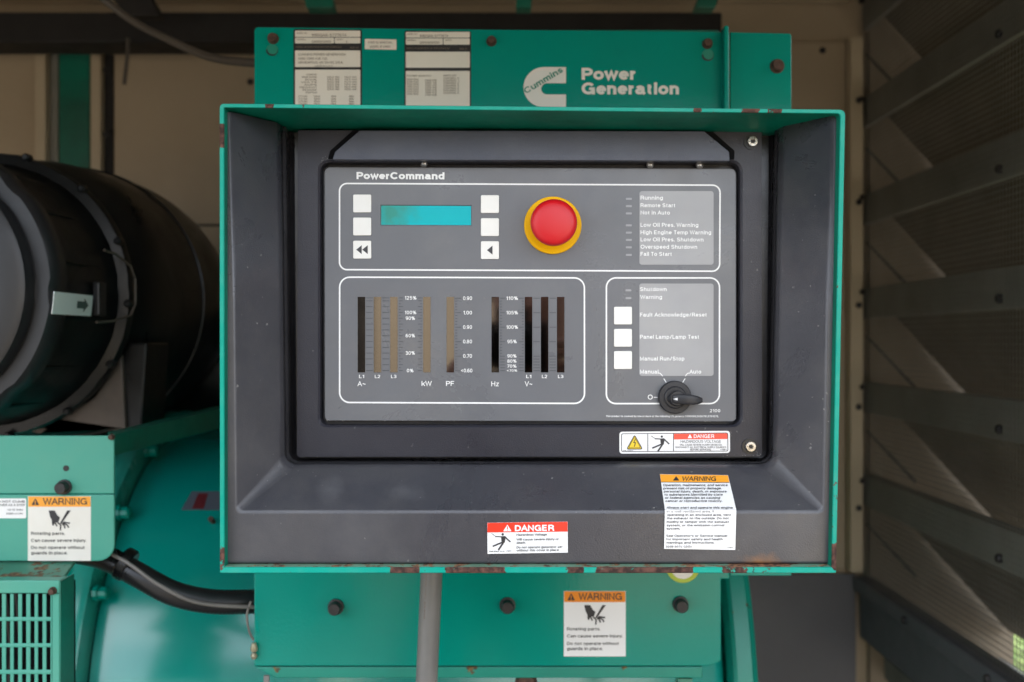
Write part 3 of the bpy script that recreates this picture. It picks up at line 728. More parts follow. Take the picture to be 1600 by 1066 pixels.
# ================================================================== ALTERNATOR DRUM
DY, DZ = 1.6, CZ-.515
al = thing('alternator', (-.1, DY, .1), 'big glossy teal alternator drum behind the control box', 'alternator')
b = B(); b.lathe((0, DY, DZ), (1, 0, 0), [(.30, -.53), (.372, -.528), (.376, -.50), (.376, .255), (.372, .262), (.36, .268)], 120)
b.build('drum', 'drum_teal', al, smooth=True, angle=40)
b = B(); b.lathe((0, DY, DZ), (1, 0, 0), [(.37, -.562), (.402, -.560), (.404, -.556), (.404, -.538), (.402, -.534), (.37, -.532)], 120)
fo = b.build('flange', 'flange_teal', al, smooth=True, angle=30)
b = B(); b.lathe((0, DY, DZ), (1, 0, 0), [(.37, .270), (.398, .272), (.402, .276), (.402, .294), (.395, .302), (.37, .303)], 120)
b.build('end_flange', 'drum_rusty', al, smooth=True, angle=30)
for a in (12, 30, 47, 66, 84):
    a = R(180-a); b = B()
    c_ = (-.532, DY+.388*math.cos(a), DZ+.388*math.sin(a))
    b.lathe(c_, (1, 0, 0), [(.011, 0), (.011, .006), (.0085, .007), (.0085, .016), (.007, .018)], 10); b.build('bolt', 'green_paint', al, smooth=True)
for px, py in ((330, 812), (335, 856)):
    b = B(); b.lathe(W(px, py, 1.33), (0, -1, .5), [(.0035, -.01), (.0035, .004)], 8); b.build('bolt', 'rust_bolt', al)
for x in (-.33, .02):
    pass
# bell housing left of the flange
b = B(); b.lathe((0, DY, DZ), (1, 0, 0), [(.30, -.80), (.355, -.78), (.37, -.66), (.385, -.566)], 100); b.build('bell_housing', 'green_paint', al, smooth=True, angle=40)
# red and white sticker on the drum
b = B()
def drum(px, py, off=0):
    o = Vector((0, 0, CZ)); d = W(px, py, 1)-o; r = .376+off
    A = d.y**2+d.z**2; Bq = 2*(d.y*(-DY)+d.z*(CZ-DZ)); C = DY**2+(CZ-DZ)**2-r*r
    disc_ = Bq*Bq-4*A*C
    t = (-Bq-math.sqrt(max(disc_, 0)))/(2*A)
    return o+d*t
sticker(b, [(283, 797), (300, 768), (360, 768), (360, 797)], lambda x, y, t: drum(x, y, t)); st = b.build('label', 'vinyl_in_shade', al, label='red and white sticker on top of the drum')
b = B(); shape(b, [(300, 795), (310, 771), (325, 771), (318, 795)], lambda x, y, t: drum(x, y, t), .0008); b.build('red_print', 'red_in_shade', st)

# ================================================================== ENGINE COVER (left, pale green) + grille
EC = 1.04
ec = thing('engine_cover', W(80, 877, EC), 'pale green sheet metal cover with warning sticker at the left', 'cover')
b = B(); b.prism(rpoly([(-60, 681), (178, 681), (178, 771.5), (-60, 771.5)], [0, 1.5, 0, 0], 4), EC, .004); b.build('upper_sheet', 'green_pale', ec, bevel=.0012)
b = B(); b.prism(rpoly([(-60, 773), (178.5, 773), (178.5, 877), (-60, 877)], [0, 0, 26, 0], 8), EC-.0015, .004); b.build('lower_sheet', 'green_pale', ec, bevel=.0012)
b = B(); b.prism(disc(103, 732, 4.6), EC-.0006, .0004); b.build('bolt_hole', 'plate_black', ec)
b = B(); hexbolt(b, 101, 761, EC, 9.5, .012, n=16); b.build('bolt', 'black_bolt', ec, smooth=True)
b = B(); hexbolt(b, 175, 683, EC-.001, 4, .005); b.build('screw', 'rust_bolt', ec, smooth=True)
def warn_sticker(par, M, x0, y0, x1, y1, hy, hd, ink, ink2, tb, body, label):
    b = B(); sticker(b, [(x0, y0), (x1, y0), (x1, y1), (x0, y1)], M); s = b.build('warning_label', body, par, label=label)
    b = B(); shape(b, [(x0+.6, y0+.6), (x1-.6, y0+.6), (x1-.6, hy), (x0+.6, hy)], M, .0006); b.build('header_print', hd, s)
    sc = (x1-x0)/97.0
    b = B(); k = hy-y0
    text(b, 'WARNING', x0+23*sc, y0+k*.80, k*.62, 68*sc, M, .0008, wt=15)
    shape(b, tri(x0+11.5*sc, y0+k*.84, k*.66, 12*sc), M, .0008)
    handcut(b, x0+32*sc, y0+22*sc, .53*sc, M, .0008)
    tx = x0+5*sc
    for s_, yy, wd in tb: text(b, s_, tx, yy, 4.9*sc, wd*sc, M, .0008, wt=15)
    b.build('lettering', ink, s)
    b = B(); line(b, (x0+11.5*sc, y0+k*.4), (x0+11.5*sc, y0+k*.66), 1.5*sc, M, .001); shape(b, disc(x0+11.5*sc, y0+k*.75, .9*sc, 8), M, .001); b.build('mark_print', hd, s)
M = flat(EC-.0015)
warn_sticker(ec, M, 43.5, 775.5, 142, 876.4, 792, 'vinyl_orange', 'ink_black', 'ink_black',
             [('Rotating parts.', 836, 52), ('Can cause severe injury.', 847, 85), ('Do not operate without', 858, 82), ('guards in place.', 866.5, 56)], 'vinyl_warm', 'orange and white rotating parts sticker')
b = B(); sticker(b, rpoly([(-30, 779), (41, 779), (41, 810), (-30, 810)], 2, 3), M); s = b.build('label', 'vinyl_white', ec, label='small silver white sticker cut by the photo edge')
b = B()
text(b, 'DO NOT CLIMB', 39, 785.5, 3.4, 48, M, .0006, align='R', wt=18); text(b, 'OR USE COVER AS A STEP', 39, 791, 3.4, 66, M, .0006, align='R', wt=18)
text(b, 'NO SE SUBA', 36, 798, 2.6, 24, M, .0006, align='R'); text(b, 'SOBRE LA TAPA', 36, 804, 2.6, 26, M, .0006, align='R')
b.build('lettering', 'ink_black', s)

gr = thing('cooling_grille', W(40, 1066, 1.0), 'green ventilation grille box with dark upright slots at bottom left', 'grille')
GD = .985
b = B()
lt_ = [W(-60, 874, 1.05), W(118, 874, 1.05), W(96, 906, .992), W(-60, 906, .992)]
b.loops([lt_, [v+Vector((0, .002, -.004)) for v in lt_]], cap0=True, cap1=True); b.build('ledge', 'ledge_rusty', gr, bevel=.001)
def gbox(px0, py0, px1, py1, nm, m, t=.006):
    b = B(); b.pbox(px0, py0, px1, py1, GD, t); return b.build(nm, m, gr, bevel=.0012)
gbox(-60, 907, 93, 927.5, 'frame', 'green_pale', .02)
gbox(81, 927.8, 93, 1200, 'frame', 'green_pale', .02)
rows = [(928.5, 964.5), (971, 1005.6), (1012, 1047), (1054, 1090), (1097, 1130)]
for i, (a, c) in enumerate(rows[:-1]): gbox(-60, c, 80.8, rows[i+1][0], 'cross_bar', 'green_pale', .0022)
cols = [(-16, -9), (-4, 3), (9, 16), (21, 28.4), (34, 41), (47, 54), (59, 66.5), (72, 79)]
for i, (a, c) in enumerate(cols[:-1]):
    b = B(); b.prism([(c, 928.2), (cols[i+1][0], 928.2), (cols[i+1][0], 1130), (c, 1130)], GD+.0006, .0014); b.build('upright_bar', 'green_pale', gr)
b = B(); b.prism([(79, 928.2), (80.8, 928.2), (80.8, 1130), (79, 1130)], GD+.0006, .0014); b.build('upright_bar', 'green_pale', gr)
b = B(); b.box(xw(-60, GD), xw(80, GD), GD+.05, GD+.055, CZ-.4, CZ-.25); b.box(xw(80, GD)+.0002, xw(80, GD)+.001, GD+.008, GD+.0498, CZ-.4, CZ-.25); b.build('slot_shade', 'joint_black', gr)  # black sheets stand in for the shade behind the slots
for k in range(2):
    b = B(); b.tube([W(10+k*17, 1140, GD+.03), W(20+k*15, 1020, GD+.035), W(6+k*19, 900, GD+.04)], .003, 8); b.build('winding', 'rubber_dark', gr, smooth=True)
b = B(); p = [W(93.2, 908, GD), W(93.2, 1200, GD)]
b.prism([(93.2, 908), (95, 908), (95, 1200), (93.2, 1200)], GD, .03); b.build('side_plate', 'green_dark', gr)
b = B(); hexbolt(b, 83, 923, GD, 5, .006); b.build('screw', 'rust_bolt', gr, smooth=True)

# corrugated conduit and harness
pth = bez([W(120, 862, 1.10), W(165, 872, 1.08), W(215, 898, 1.07), W(270, 927, 1.07), (W(330, 940, 1.08)), W(400, 940, 1.1), W(470, 936, 1.14)], 22)
b = B(); b.tube(pth, [.0128+(.0007 if i % 2 else 0) for i in range(len(pth))], 14)
tag(b.build('corrugated_conduit', 'cable_black', smooth=True, angle=60), 'black corrugated conduit curving across in front of the drum', 'conduit')
pth = bez([W(165, 862, 1.055), W(200, 880, 1.05), W(250, 915, 1.045), W(310, 942, 1.05), W(400, 949, 1.07), W(450, 948, 1.1)], 10)
b = B(); b.tube(pth, .0021, 8); tag(b.build('striped_cable', 'cable_stripe', smooth=True), 'thin pale grey cable lying along the corrugated conduit', 'cable')
b = B(); pc = W(196, 882, 1.075); b.lathe(pc, (1, 0, -.55), [(.0165, -.006), (.018, -.004), (.018, .004), (.0165, .006)], 20); tag(b.build('hose_clamp', 'rubber', smooth=True, angle=30), 'black clamp around the corrugated conduit below the cover', 'clamp')
b = B(); b.tube(bez([W(392, 940, 1.035), W(386, 960, 1.035), W(389, 985, 1.035), W(396, 1000, 1.04)]), .0012, 8); tag(b.build('loose_wire', 'cable_stripe', smooth=True), 'short loose grey wire beside the left edge of the lower box', 'wire')

# ================================================================== MOUNTING CABINET (green, behind the hood)
CD = 1.05
cb = thing('generator_cabinet', W(760, 1040, CD), 'tall green equipment cabinet behind the control box, with white logo', 'cabinet')
b = B(); b.prism(rpoly([(397, 42), (1140, 50), (1140, 905), (1127, 905), (1127, 1033), (1110, 1041), (397, 1041)], [6, 0, 0, 0, 0, 0, 0], 3), CD, .003)
b.build('front_plate', 'green_paint', cb, bevel=.0012)
b = B()
A0 = W(400, 46, CD+.003); A1 = W(1125, 1030, CD+.003)
b.box(A0.x, A1.x, CD+.0032, CD+.13, A1.z, A0.z); b.build('body', 'green_dark', cb, bevel=.002)
b = B(); b.prism(rpoly([(1141, 50), (1237, 52), (1237, 900), (1141, 900)], [0, 5, 0, 0], 4), CD+.002, .003); b.build('side_bracket', 'green_paint', cb, bevel=.001)
b = B(); b.prism([(1132, 40), (1139, 40), (1139, 300), (1132, 300)], CD-.016, .0155); b.build('fin', 'green_paint', cb, bevel=.001)
b = B(); b.prism([(397, 1042), (1098, 1042), (1098, 1060), (430, 1060)], CD+.004, .06); b.build('ledge', 'ledge_green', cb, bevel=.0015)
b = B(); b.prism([(412, 1056), (420, 1056), (421, 1140), (411, 1140)], CD+.0, .003); b.build('stay_bar', 'conduit_grey', cb)
b = B(); b.prism([(1060, 1061), (1082, 1061), (1082, 1120), (1060, 1120)], CD+.01, .02); b.build('foot', 'ledge_rusty', cb)
b = B(); b.lathe(W(822, 1064, CD+.02), (0, -1, 0), [(.012, 0), (.012, .006), (.009, .01)], 12); b.build('bolt', 'rust_bolt', cb)
for px, py, r in ((525, 948, 10), (793, 945.5, 10), (1063, 944, 10)):
    b = B(); hexbolt(b, px, py, CD, r, .013, n=16); b.build('bolt', 'black_bolt', cb, smooth=True, angle=30)
for px, py, r in ((427, 61, 7), (768, 65, 6.5), (1105, 69, 6.5), (1214, 104, 9)):
    b = B(); hexbolt(b, px, py, CD if px < 1150 else CD+.002, r, .007, n=14); b.build('bolt', 'rust_bolt', cb, smooth=True, angle=30)
for px, py in ((425, 78), (1106, 86)):
    b = B(); b.lathe(W(px, py, CD-.0008), (0, -1, 0), [(.0062, -.0006), (.0062, 0)], 20); b.build('keyhole', 'logo_green', cb)
    b = B(); o_ = disc(px, py, 9.5, 24)[16:]+disc(px, py, 9.5, 24)[:0]; 
    arc = [(px+9.5*math.cos(R(a)), py+9.5*math.sin(R(a))) for a in range(-60, 190, 12)]; arc2 = [(px+1+8.2*math.cos(R(a)), py-1+8.2*math.sin(R(a))) for a in range(-60, 190, 12)]
    b.loops([[flat(CD)(x, y, .001) for x, y in arc], [flat(CD)(x, y, .001) for x, y in arc2]], closed=False); b.build('keyhole_edge', 'plate_black', cb)
b = B(); b.lathe(W(397, 1012, CD-.004), (0, 0, 1), [(.0032, -.004), (.004, -.001), (.0032, .002), (.0022, .005)], 12); b.lathe(W(397, 1025, CD-.004), (0, 0, 1), [(.0024, -.003), (.0036, 0), (.0024, .003)], 12); b.build('brass_fitting', 'brass', cb, smooth=True)
b = B(); b.prism(disc(1067, 884, 27, 32), CD-.0006, .0005); s = b.build('round_label', 'tag_lime', cb)
b = B(); shape(b, disc(1067, 886, 19, 24), flat(CD), .0008); b.build('label_centre', 'vinyl_warm', s)
M = flat(CD)
warn_sticker(cb, M, 881, 923.7, 977.7, 1025.8, 941, 'vinyl_orange_deep', 'ink_black', 'ink_black',
             [('Rotating parts.', 985.3, 52), ('Can cause severe injury.', 996.3, 87), ('Do not operate without', 1008, 81), ('guards in place.', 1016, 56)], 'vinyl_white', 'orange and white rotating parts sticker below the control box')
# logo and name
b = B()
cx0, cxr, ty, by = 853, 884.3, 105, 167.7
outer = [(cxr, ty)]+[(850+(-32)*math.sin(t), 136.4-31.4*math.cos(t)) for t in [PI*i/24 for i in range(25)]]+[(cxr, by), (cxr, 147.8)]
inner = [(855+(-9.5)*math.sin(t), 139+8.8*math.cos(t)) for t in [PI*i/12 for i in range(13)]]+[(cxr, 130.2)]
shape(b, outer+inner, M, .0004)
b.build('logo_print', 'logo_cream', cb)
b = B(); text(b, 'Cummins', 822, 147, 9.5, 68, M, .0009, wt=17, rot=31); b.build('logo_lettering', 'logo_green', cb)
b = B(); text(b, 'Power', 908.8, 124.8, 18.6, 84, M, .0004, wt=23); text(b, 'Generation', 908.8, 147.6, 18.6, 152, M, .0004, wt=23); b.build('name_lettering', 'logo_cream', cb)
# data plates
def rowtext(b, rows, M):
    for s_, x, y, c, wd in rows: text(b, s_, x, y, c, wd, M, .0009, wt=15)
b = B(); sticker(b, rpoly([(458.5, 45.5), (565.5, 46.5), (565.5, 185), (458.5, 185)], 3, 3), M, .0004); dp = b.build('data_plate', 'plate_black', cb, label='black and tan data plate with columns of figures, left')
b = B()
for q in ((461, 48, 563, 58), (461, 59, 522, 68), (523, 59, 563, 68), (461, 79, 563, 105), (461, 109, 563, 180)):
    shape(b, rpoly([(q[0], q[1]), (q[2], q[1]), (q[2], q[3]), (q[0], q[3])], 1.2, 2), M, .0006)
b.build('plate_field', 'plate_tan', dp)
b = B(); rowtext(b, [('MODEL NO.', 464, 53, 2.5, 16), ('99DGAA-5777674', 487, 57, 4.2, 54), ('SERIAL', 464, 63, 2.2, 14), ('G990000000', 487, 67, 3.6, 30), ('SPEC', 526, 63, 2.2, 10), ('A', 540, 67, 3.6, None),
    ('CUMMINS POWER GENERATION', 466, 87, 3.6, 74), ('1400 73RD AVE. N.E.', 466, 93.5, 3.6, 46), ('MINNEAPOLIS, MN 55432, U.S.A.', 466, 99.5, 3.6, 70), ('MADE IN U.S.A.', 492, 104.5, 2.6, 28)], M)
for k in range(8): rowtext(b, [(['STANDBY KW', 'PRIME RATING', 'KVA', 'VOLTS', 'AMPS', 'FREQUENCY', 'PHASE', 'RPM'][k], 495-(16+(k*7) % 12), 118+k*4, 2.6, 16+(k*7) % 12)], M)
for k in range(6): rowtext(b, [('125.0 156', 511, 122+k*3.8, 2.6, 19), ('112.0 140', 538, 122+k*3.8, 2.6, 19)], M)
for k in range(4): rowtext(b, [('277/480', 466, 152+k*4, 2.6, 14), ('150', 490, 152+k*4, 2.6, 10), ('188', 517, 152+k*4, 2.6, 8), ('1800', 545, 152+k*4, 2.6, 8)], M)
b.build('lettering', 'ink_brown', dp)
b = B(); text(b, 'WARNING: THIS GENERATOR SET MAY START AUTOMATICALLY', 462, 75, 3, 72, M, .0009); text(b, '500-01', 547, 76, 3, 13, M, .0009); b.build('band_lettering', 'ink_brown', dp)
b = B(); sticker(b, rpoly([(632, 48), (736, 49), (736, 185), (632, 185)], 3, 3), M, .0004); dp = b.build('data_plate', 'plate_black', cb, label='black and tan data plate with an empty middle field, right')
b = B()
for q in ((634, 50, 734, 59), (634, 60, 692, 70), (693, 60, 734, 70), (634, 81, 734, 106), (634, 111, 734, 180)):
    shape(b, rpoly([(q[0], q[1]), (q[2], q[1]), (q[2], q[3]), (q[0], q[3])], 1.2, 2), M, .0006)
b.build('plate_field', 'plate_tan', dp)
b = B(); rowtext(b, [('MODEL NO.', 636, 54.5, 2.5, 16), ('99DGAA-5777674', 656, 58, 3.8, 44), ('SERIAL', 636, 64, 2.2, 14), ('G990000000', 656, 68.5, 3.6, 30), ('SPEC', 696, 64, 2.2, 10), ('F/N REF QUANTITY', 636, 120, 2.8, 38), ('PARTS LIST', 693, 119.5, 2.8, 20)], M)
for k in range(7): rowtext(b, [('0300-5%d42' % k, 636, 125.5+k*3.8, 2.8, 18), ('3389-%d18' % k, 664, 127+k*3.8, 2.8, 18), ('CONTROL %d' % k, 693, 124+k*3.8, 2.8, 24)], M)
b.build('lettering', 'ink_brown', dp)
b = B(); text(b, 'WARNING: THIS GENERATOR SET MAY START AUTOMATICALLY', 635, 77, 3, 68, M, .0009); text(b, '500-01', 718, 78, 3, 12, M, .0009); b.build('band_lettering', 'ink_brown', dp)
b = B(); sticker(b, rpoly([(570, 61), (619.5, 61.8), (619.5, 78), (570, 77)], 1, 3), M); s = b.build('small_label', 'plate_tan', cb)
b = B(); text(b, 'THIS IS SPECIAL', 575, 68, 3, 38, M, .0007); text(b, 'MODEL IF USED', 578, 74.5, 3, 32, M, .0007); b.build('lettering', 'ink_brown', s)

# conduit pipe
PD = .955
cp = thing('conduit_pipe', W(668, 1100, PD), 'grey electrical conduit running down from under the control box', 'pipe')
b = B(); p0 = W(675, 880, PD); p1 = W(664, 1120, PD); p0.y = p1.y = PD
b.tube([p0, p0.lerp(p1, .33), p0.lerp(p1, .66), p1], 17*PD/F, 28); b.build('pipe', 'conduit_grey', cp, smooth=True, angle=40)
b = B()
text(b, 'LIQUID TIGHT 3/4 AWM', 665.2, 897, 4.2, 70, flat(PD-17*PD/F*.86), .0008, rot=-93.2); b.build('lettering', 'ink_brown', cp)

# ================================================================== CONTROL BOX
cx_root = W(825, 893, .9)
cp_ = thing('control_panel', (cx_root.x, .9, cx_root.z), 'generator control box with dark bezel, grey keypad and red stop button', 'control panel')
# hood: rings in real XZ, then straight back
def toXZ(pts, d): return [(W(x, y, d).x, W(x, y, d).z) for x, y in pts]
def ringat(xz, y): return [Vector((x, y, z)) for x, z in xz]
HO = rpoly([(342.5, 161.5), (1321.5, 171), (1307, 896), (343, 896)], [7, 9, 2, 2], 6)
HI = rpoly([(350, 168), (1313, 177.5), (1299.5, 886.5), (350.5, 886.5)], [2, 5, 1.5, 1.5], 6)
ho = toXZ(HO, HD); hi = toXZ(HI, HD)
mid = lambda a, b_, t: [(p[0]+(q[0]-p[0])*t, p[1]+(q[1]-p[1])*t) for p, q in zip(a, b_)]
n4 = len(HO)//4
rings = [ringat(ho, CD-.001), ringat(ho, HD+.001), ringat(mid(ho, hi, .12), HD), ringat(mid(ho, hi, .88), HD), ringat(hi, HD+.001), ringat(hi, .875)]
# split the hood into its four folded sheets (top, right, bottom, left)
N_ = len(ho)
segs = {'top_sheet': (n4//2, n4+n4//2), 'right_sheet': (n4+n4//2, 2*n4+n4//2), 'bottom_sheet': (2*n4+n4//2, 3*n4+n4//2), 'left_sheet': (3*n4+n4//2, 4*n4+n4//2)}
hood = None
for nm, (i0, i1) in segs.items():
    idx = [i % N_ for i in range(i0, i1+1)]
    m = {'top_sheet': 'hood_paint', 'right_sheet': 'hood_side_right', 'bottom_sheet': 'hood_lip_paint', 'left_sheet': 'hood_side_paint'}[nm]
    rs = [[r[i] for i in idx] for r in rings]
    # subdivide long runs a little for shading
    b = B(); b.loops(rs[:5], closed=False)
    if hood is None:
        hood = b.build('hood', m, cp_, smooth=True, angle=40)
    else:
        b.build(nm, m, hood, smooth=True, angle=40)
    b = B(); b.loops(rs[4:6], closed=False); b.build('bottom_shelf' if nm == 'bottom_sheet' else 'inner_face', 'hood_inner_bottom' if nm == 'bottom_sheet' else 'hood_green_shaded', hood)
# bezel
ZT = W(0, 175.2, .774).z
def uring(L0, L1, R0, R1, Bt, d, r, n=10, arcs=None, yd=None):
    """open-topped U: left edge L0 (top) to L1 (bottom), right R0 to R1, bottom Bt, all photo pixels at distance d"""
    lt = Vector((xw(L0, d), ZT)); lb = Vector((xw(L1, d), W(0, Bt, d).z)); rb = Vector((xw(R1, d), W(0, Bt, d).z)); rt = Vector((xw(R0, d), ZT))
    rr = r*d/F
    def arc(a, p, c):
        da = (a-p).normalized(); db = (c-p).normalized(); ang = math.acos(da.dot(db)); t = rr/math.tan(ang/2)
        p0 = p+da*t; ctr = p+(da+db).normalized()*(rr/math.sin(ang/2))
        a0 = math.atan2(p0.y-ctr.y, p0.x-ctr.x); p1 = p+db*t; a1 = math.atan2(p1.y-ctr.y, p1.x-ctr.x); dl = (a1-a0+PI) % (2*PI)-PI
        return [Vector((ctr.x+rr*math.cos(a0+dl*q/n), ctr.y+rr*math.sin(a0+dl*q/n))) for q in range(n+1)]
    a1 = arc(lt, lb, rb); a2 = arc(lb, rb, rt)
    pts = [lt, lt.lerp(a1[0], .5)]+a1+[a1[-1].lerp(a2[0], .5)]+a2+[a2[-1].lerp(rt, .5), rt]
    return [Vector((p.x, d, p.y)) for p in pts]
r_back = [Vector((v.x, .80, v.z)) for v in uring(353, 354.5, 1311, 1298, 881.5, .774, 3)]
r0 = uring(353, 354.5, 1311, 1298, 881.5, .774, 3)
r1 = uring(363, 369, 1298, 1287, 799, .7745, 9)
r2a = uring(433, 439, 1225, 1213, 733, .812, 21)
r2 = uring(438, 444, 1219, 1208, 727, .819, 19)
r2b = uring(441, 447, 1215.5, 1205, 724, .824, 18)
r3a = uring(455, 458, 1207, 1201, 719, .846, 14)
r3 = uring(462, 464, 1195, 1193, 716, .852, 10)
r4 = uring(476, 478, 1180, 1180, 700, .8525, 6)
b = B(); b.loops([r_back, r0, r1, r2a, r2, r2b], closed=False)
bz = b.build('bezel', 'bezel_plastic', cp_, bevel=.0022, seg=4, smooth=True, angle=22)
sm = bz.modifiers.new('solid', 'SOLIDIFY'); sm.thickness = .0025; sm.offset = -1
b = B(); b.loops([[v+Vector((0, .0008, 0)) for v in r2b], uring(447, 452, 1211, 1202, 721, .829, 17), uring(452, 456, 1209, 1201, 720, .846, 15), uring(459, 462, 1202, 1198, 717, .850, 12), uring(474, 476, 1182, 1180, 704, .851, 8)], closed=False)
b.build('rubber_seal', 'seal_rubber', cp_, bevel=.0012, seg=3, smooth=True, angle=22)
# dark tray closing the box behind the door
b = B(); a = W(352, 884, .876); b.box(xw(356, .774), xw(1296, .774), .876, .882, W(0, 880, .774).z, ZT); b.build('rear_tray', 'gasket', cp_)
# door with recess
DD = .836
do = rpoly([(465.5, 196), (1190, 197), (1190.5, 713.5), (464, 714)], [2, 3, 5, 5], 8)
di = rpoly([(496.5, 250), (1160.5, 250), (1160.5, 668), (496.5, 668)], [16, 18, 16, 14], 8)
di2 = rpoly([(499.5, 253), (1157.5, 253), (1157.5, 665), (499.5, 665)], [14, 16, 14, 12], 8)
do_ = toXZ(do, DD); di_ = toXZ(di, DD); di2_ = toXZ(di2, DD)
do_ = [(x, min(z, ZT-.0012)) for x, z in do_]
b = B(); b.loops([ringat(do_, DD+.010), ringat(do_, DD), ringat(di_, DD), ringat(di2_, DD+.0018), ringat(di2_, DD+.016)])
door = b.build('door', 'door_plastic', cp_, bevel=.0007, seg=2, smooth=True, angle=30)
b = B(); ins = [(x*.998, CZ+(z-CZ)*.998) for x, z in toXZ(rpoly([(498, 251), (1159, 251), (1159, 667), (498, 667)], 14, 6), DD)]
b.yprism(ins, DD+.0145, DD+.016)
b.build('gasket', 'gasket', cp_)
# raised hinged flap across the top of the door
FLD = DD-.009
fl_pts = [(562, 204), (1100, 205), (1139.5, 237), (1140.5, 251.5), (519.5, 249.5), (523.5, 237)]
fx = toXZ(rpoly(fl_pts, [2, 2, 5, 1, 1, 5], 4), FLD)
fx = [(x, min(z, ZT-.0016)) for x, z in fx]
gx = toXZ(rpoly([(552, 202), (1111, 203), (1147.5, 236), (1147, 249.7), (512.5, 249), (516, 236)], [2, 2, 5, 1, 1, 5], 4), DD); gx = [(x, min(z, ZT-.0013)) for x, z in gx]
b = B(); b.yprism(gx, DD-.0006, DD-.0002); b.build('flap_joint', 'joint_black', cp_)
b = B(); b.yprism(fx, FLD, DD-.0008)
flap = b.build('flap', 'flap_plastic', cp_, bevel=.0012, seg=3, smooth=True, angle=30)
for px, py in ((662.5, 258), (1016, 259.8), (1093.5, 260.3)):
    b = B(); c_ = W(px, py, .841); b.lathe(c_, (0, -.35, -1), [(.0033, -.003), (.0033, -.001), (.0026, .0006), (.001, .001)], 16); b.build('screw', 'steel', cp_, smooth=True)
for px, py in ((1175, 222), (1172, 697.5)):
    b = B(); b.prism(disc(px-1, py, 11.6, 32), DD-.0011, .001); sc_ = b.build('screw_recess', 'plate_black', cp_)
    b = B(); c_ = W(px, py, DD); b.lathe((c_.x, DD-.0012, c_.z), (0, -1, 0), [(.0046, 0), (.0046, .0012), (.0040, .0022), (.0021, .0023), (.0019, .0012)], 24); b.build('hex_screw', 'steel', sc_, smooth=True, angle=30)
    b = B(); b.lathe((c_.x, DD-.0026, c_.z), (0, -1, 0), [(.0018, 0), (.0018, .0002)], 6); b.build('hex_socket', 'plate_black', sc_)
# ---- faceplate
FP = .843
b = B(); b.prism(rpoly([(506.5, 261), (1150.5, 263.5), (1150.5, 659), (507, 657.5)], [10, 9, 7, 7], 8), FP, .007)
face = b.build('faceplate', 'face_grey', cp_, bevel=.0006, seg=2)
M = flat(FP)
def frame(cs, r, w_):
    (x0, y0), (x1, y1), (x2, y2), (x3, y3) = cs
    inn = [(x0+w_, y0+w_), (x1-w_, y1+w_), (x2-w_, y2-w_), (x3+w_, y3-w_)]
    b = B(); ring2d(b, rpoly(cs, r, 8), rpoly(inn, r-w_, 8), M, .0002); return b.build('frame_line', 'print_white', face)
frame([(529.3, 285.6), (1126.4, 288.3), (1125.6, 425.2), (529.3, 422.7)], 13, 2.4)
frame([(529.5, 432), (914.3, 433.2), (914.5, 631.8), (529.5, 630.2)], 17, 2.4)
frame([(946.3, 433.2), (1125.5, 433.2), (1125.3, 632), (946.3, 632)], 16, 2.4)
# lighter legend windows
for q in ((999.2, 298.8, 1115, 413.8), (999, 443.2, 1115, 587.5)):
    b = B(); b.prism(rrect(*q, 4), FP-.0003, .00028); b.build('legend_window', 'legend_grey', face)
# lettering
TO = .0006
b = B()
text(b, 'PowerCommand', 557, 280, 11.2, 137.5, M, TO, wt=24, slope=.004)
for s_, y, wd in (('Running', 312.2, 35), ('Remote Start', 324, 54), ('Not in Auto', 335.4, 46), ('Low Oil Pres. Warning', 354.6, 90.4), ('High Engine Temp Warning', 366.2, 110.4), ('Low Oil Pres. Shutdown', 377.4, 98.4), ('Overspeed Shutdown', 388.8, 88.6), ('Fail To Start', 400, 48.6)):
    text(b, s_, 1000.8, y, 6.3, wd, M, TO, wt=18, slope=.003)
for s_, y, wd in (('Shutdown', 455.1, 41.7), ('Warning', 467.4, 34.5), ('Fault Acknowledge/Reset', 495, 104), ('Panel Lamp/Lamp Test', 529.6, 92), ('Manual Run/Stop', 563.6, 69.5), ('Manual', 584, 28.8)):
    text(b, s_, 1000, y, 6.3, wd, M, TO, wt=18)
text(b, 'Auto', 1077, 584, 6.3, 18.7, M, TO, wt=18)
text(b, '2100', 1108.6, 644.4, 5, 16.8, M, TO, wt=17)
text(b, 'This product is covered by one or more of the following US patents: 5390068,5006781,5701070.', 947, 651.8, 3, 175.7, M, TO, wt=18, slope=.002)
z5 = lambda x, y: (520+x/3.902, 420+y/3.902)
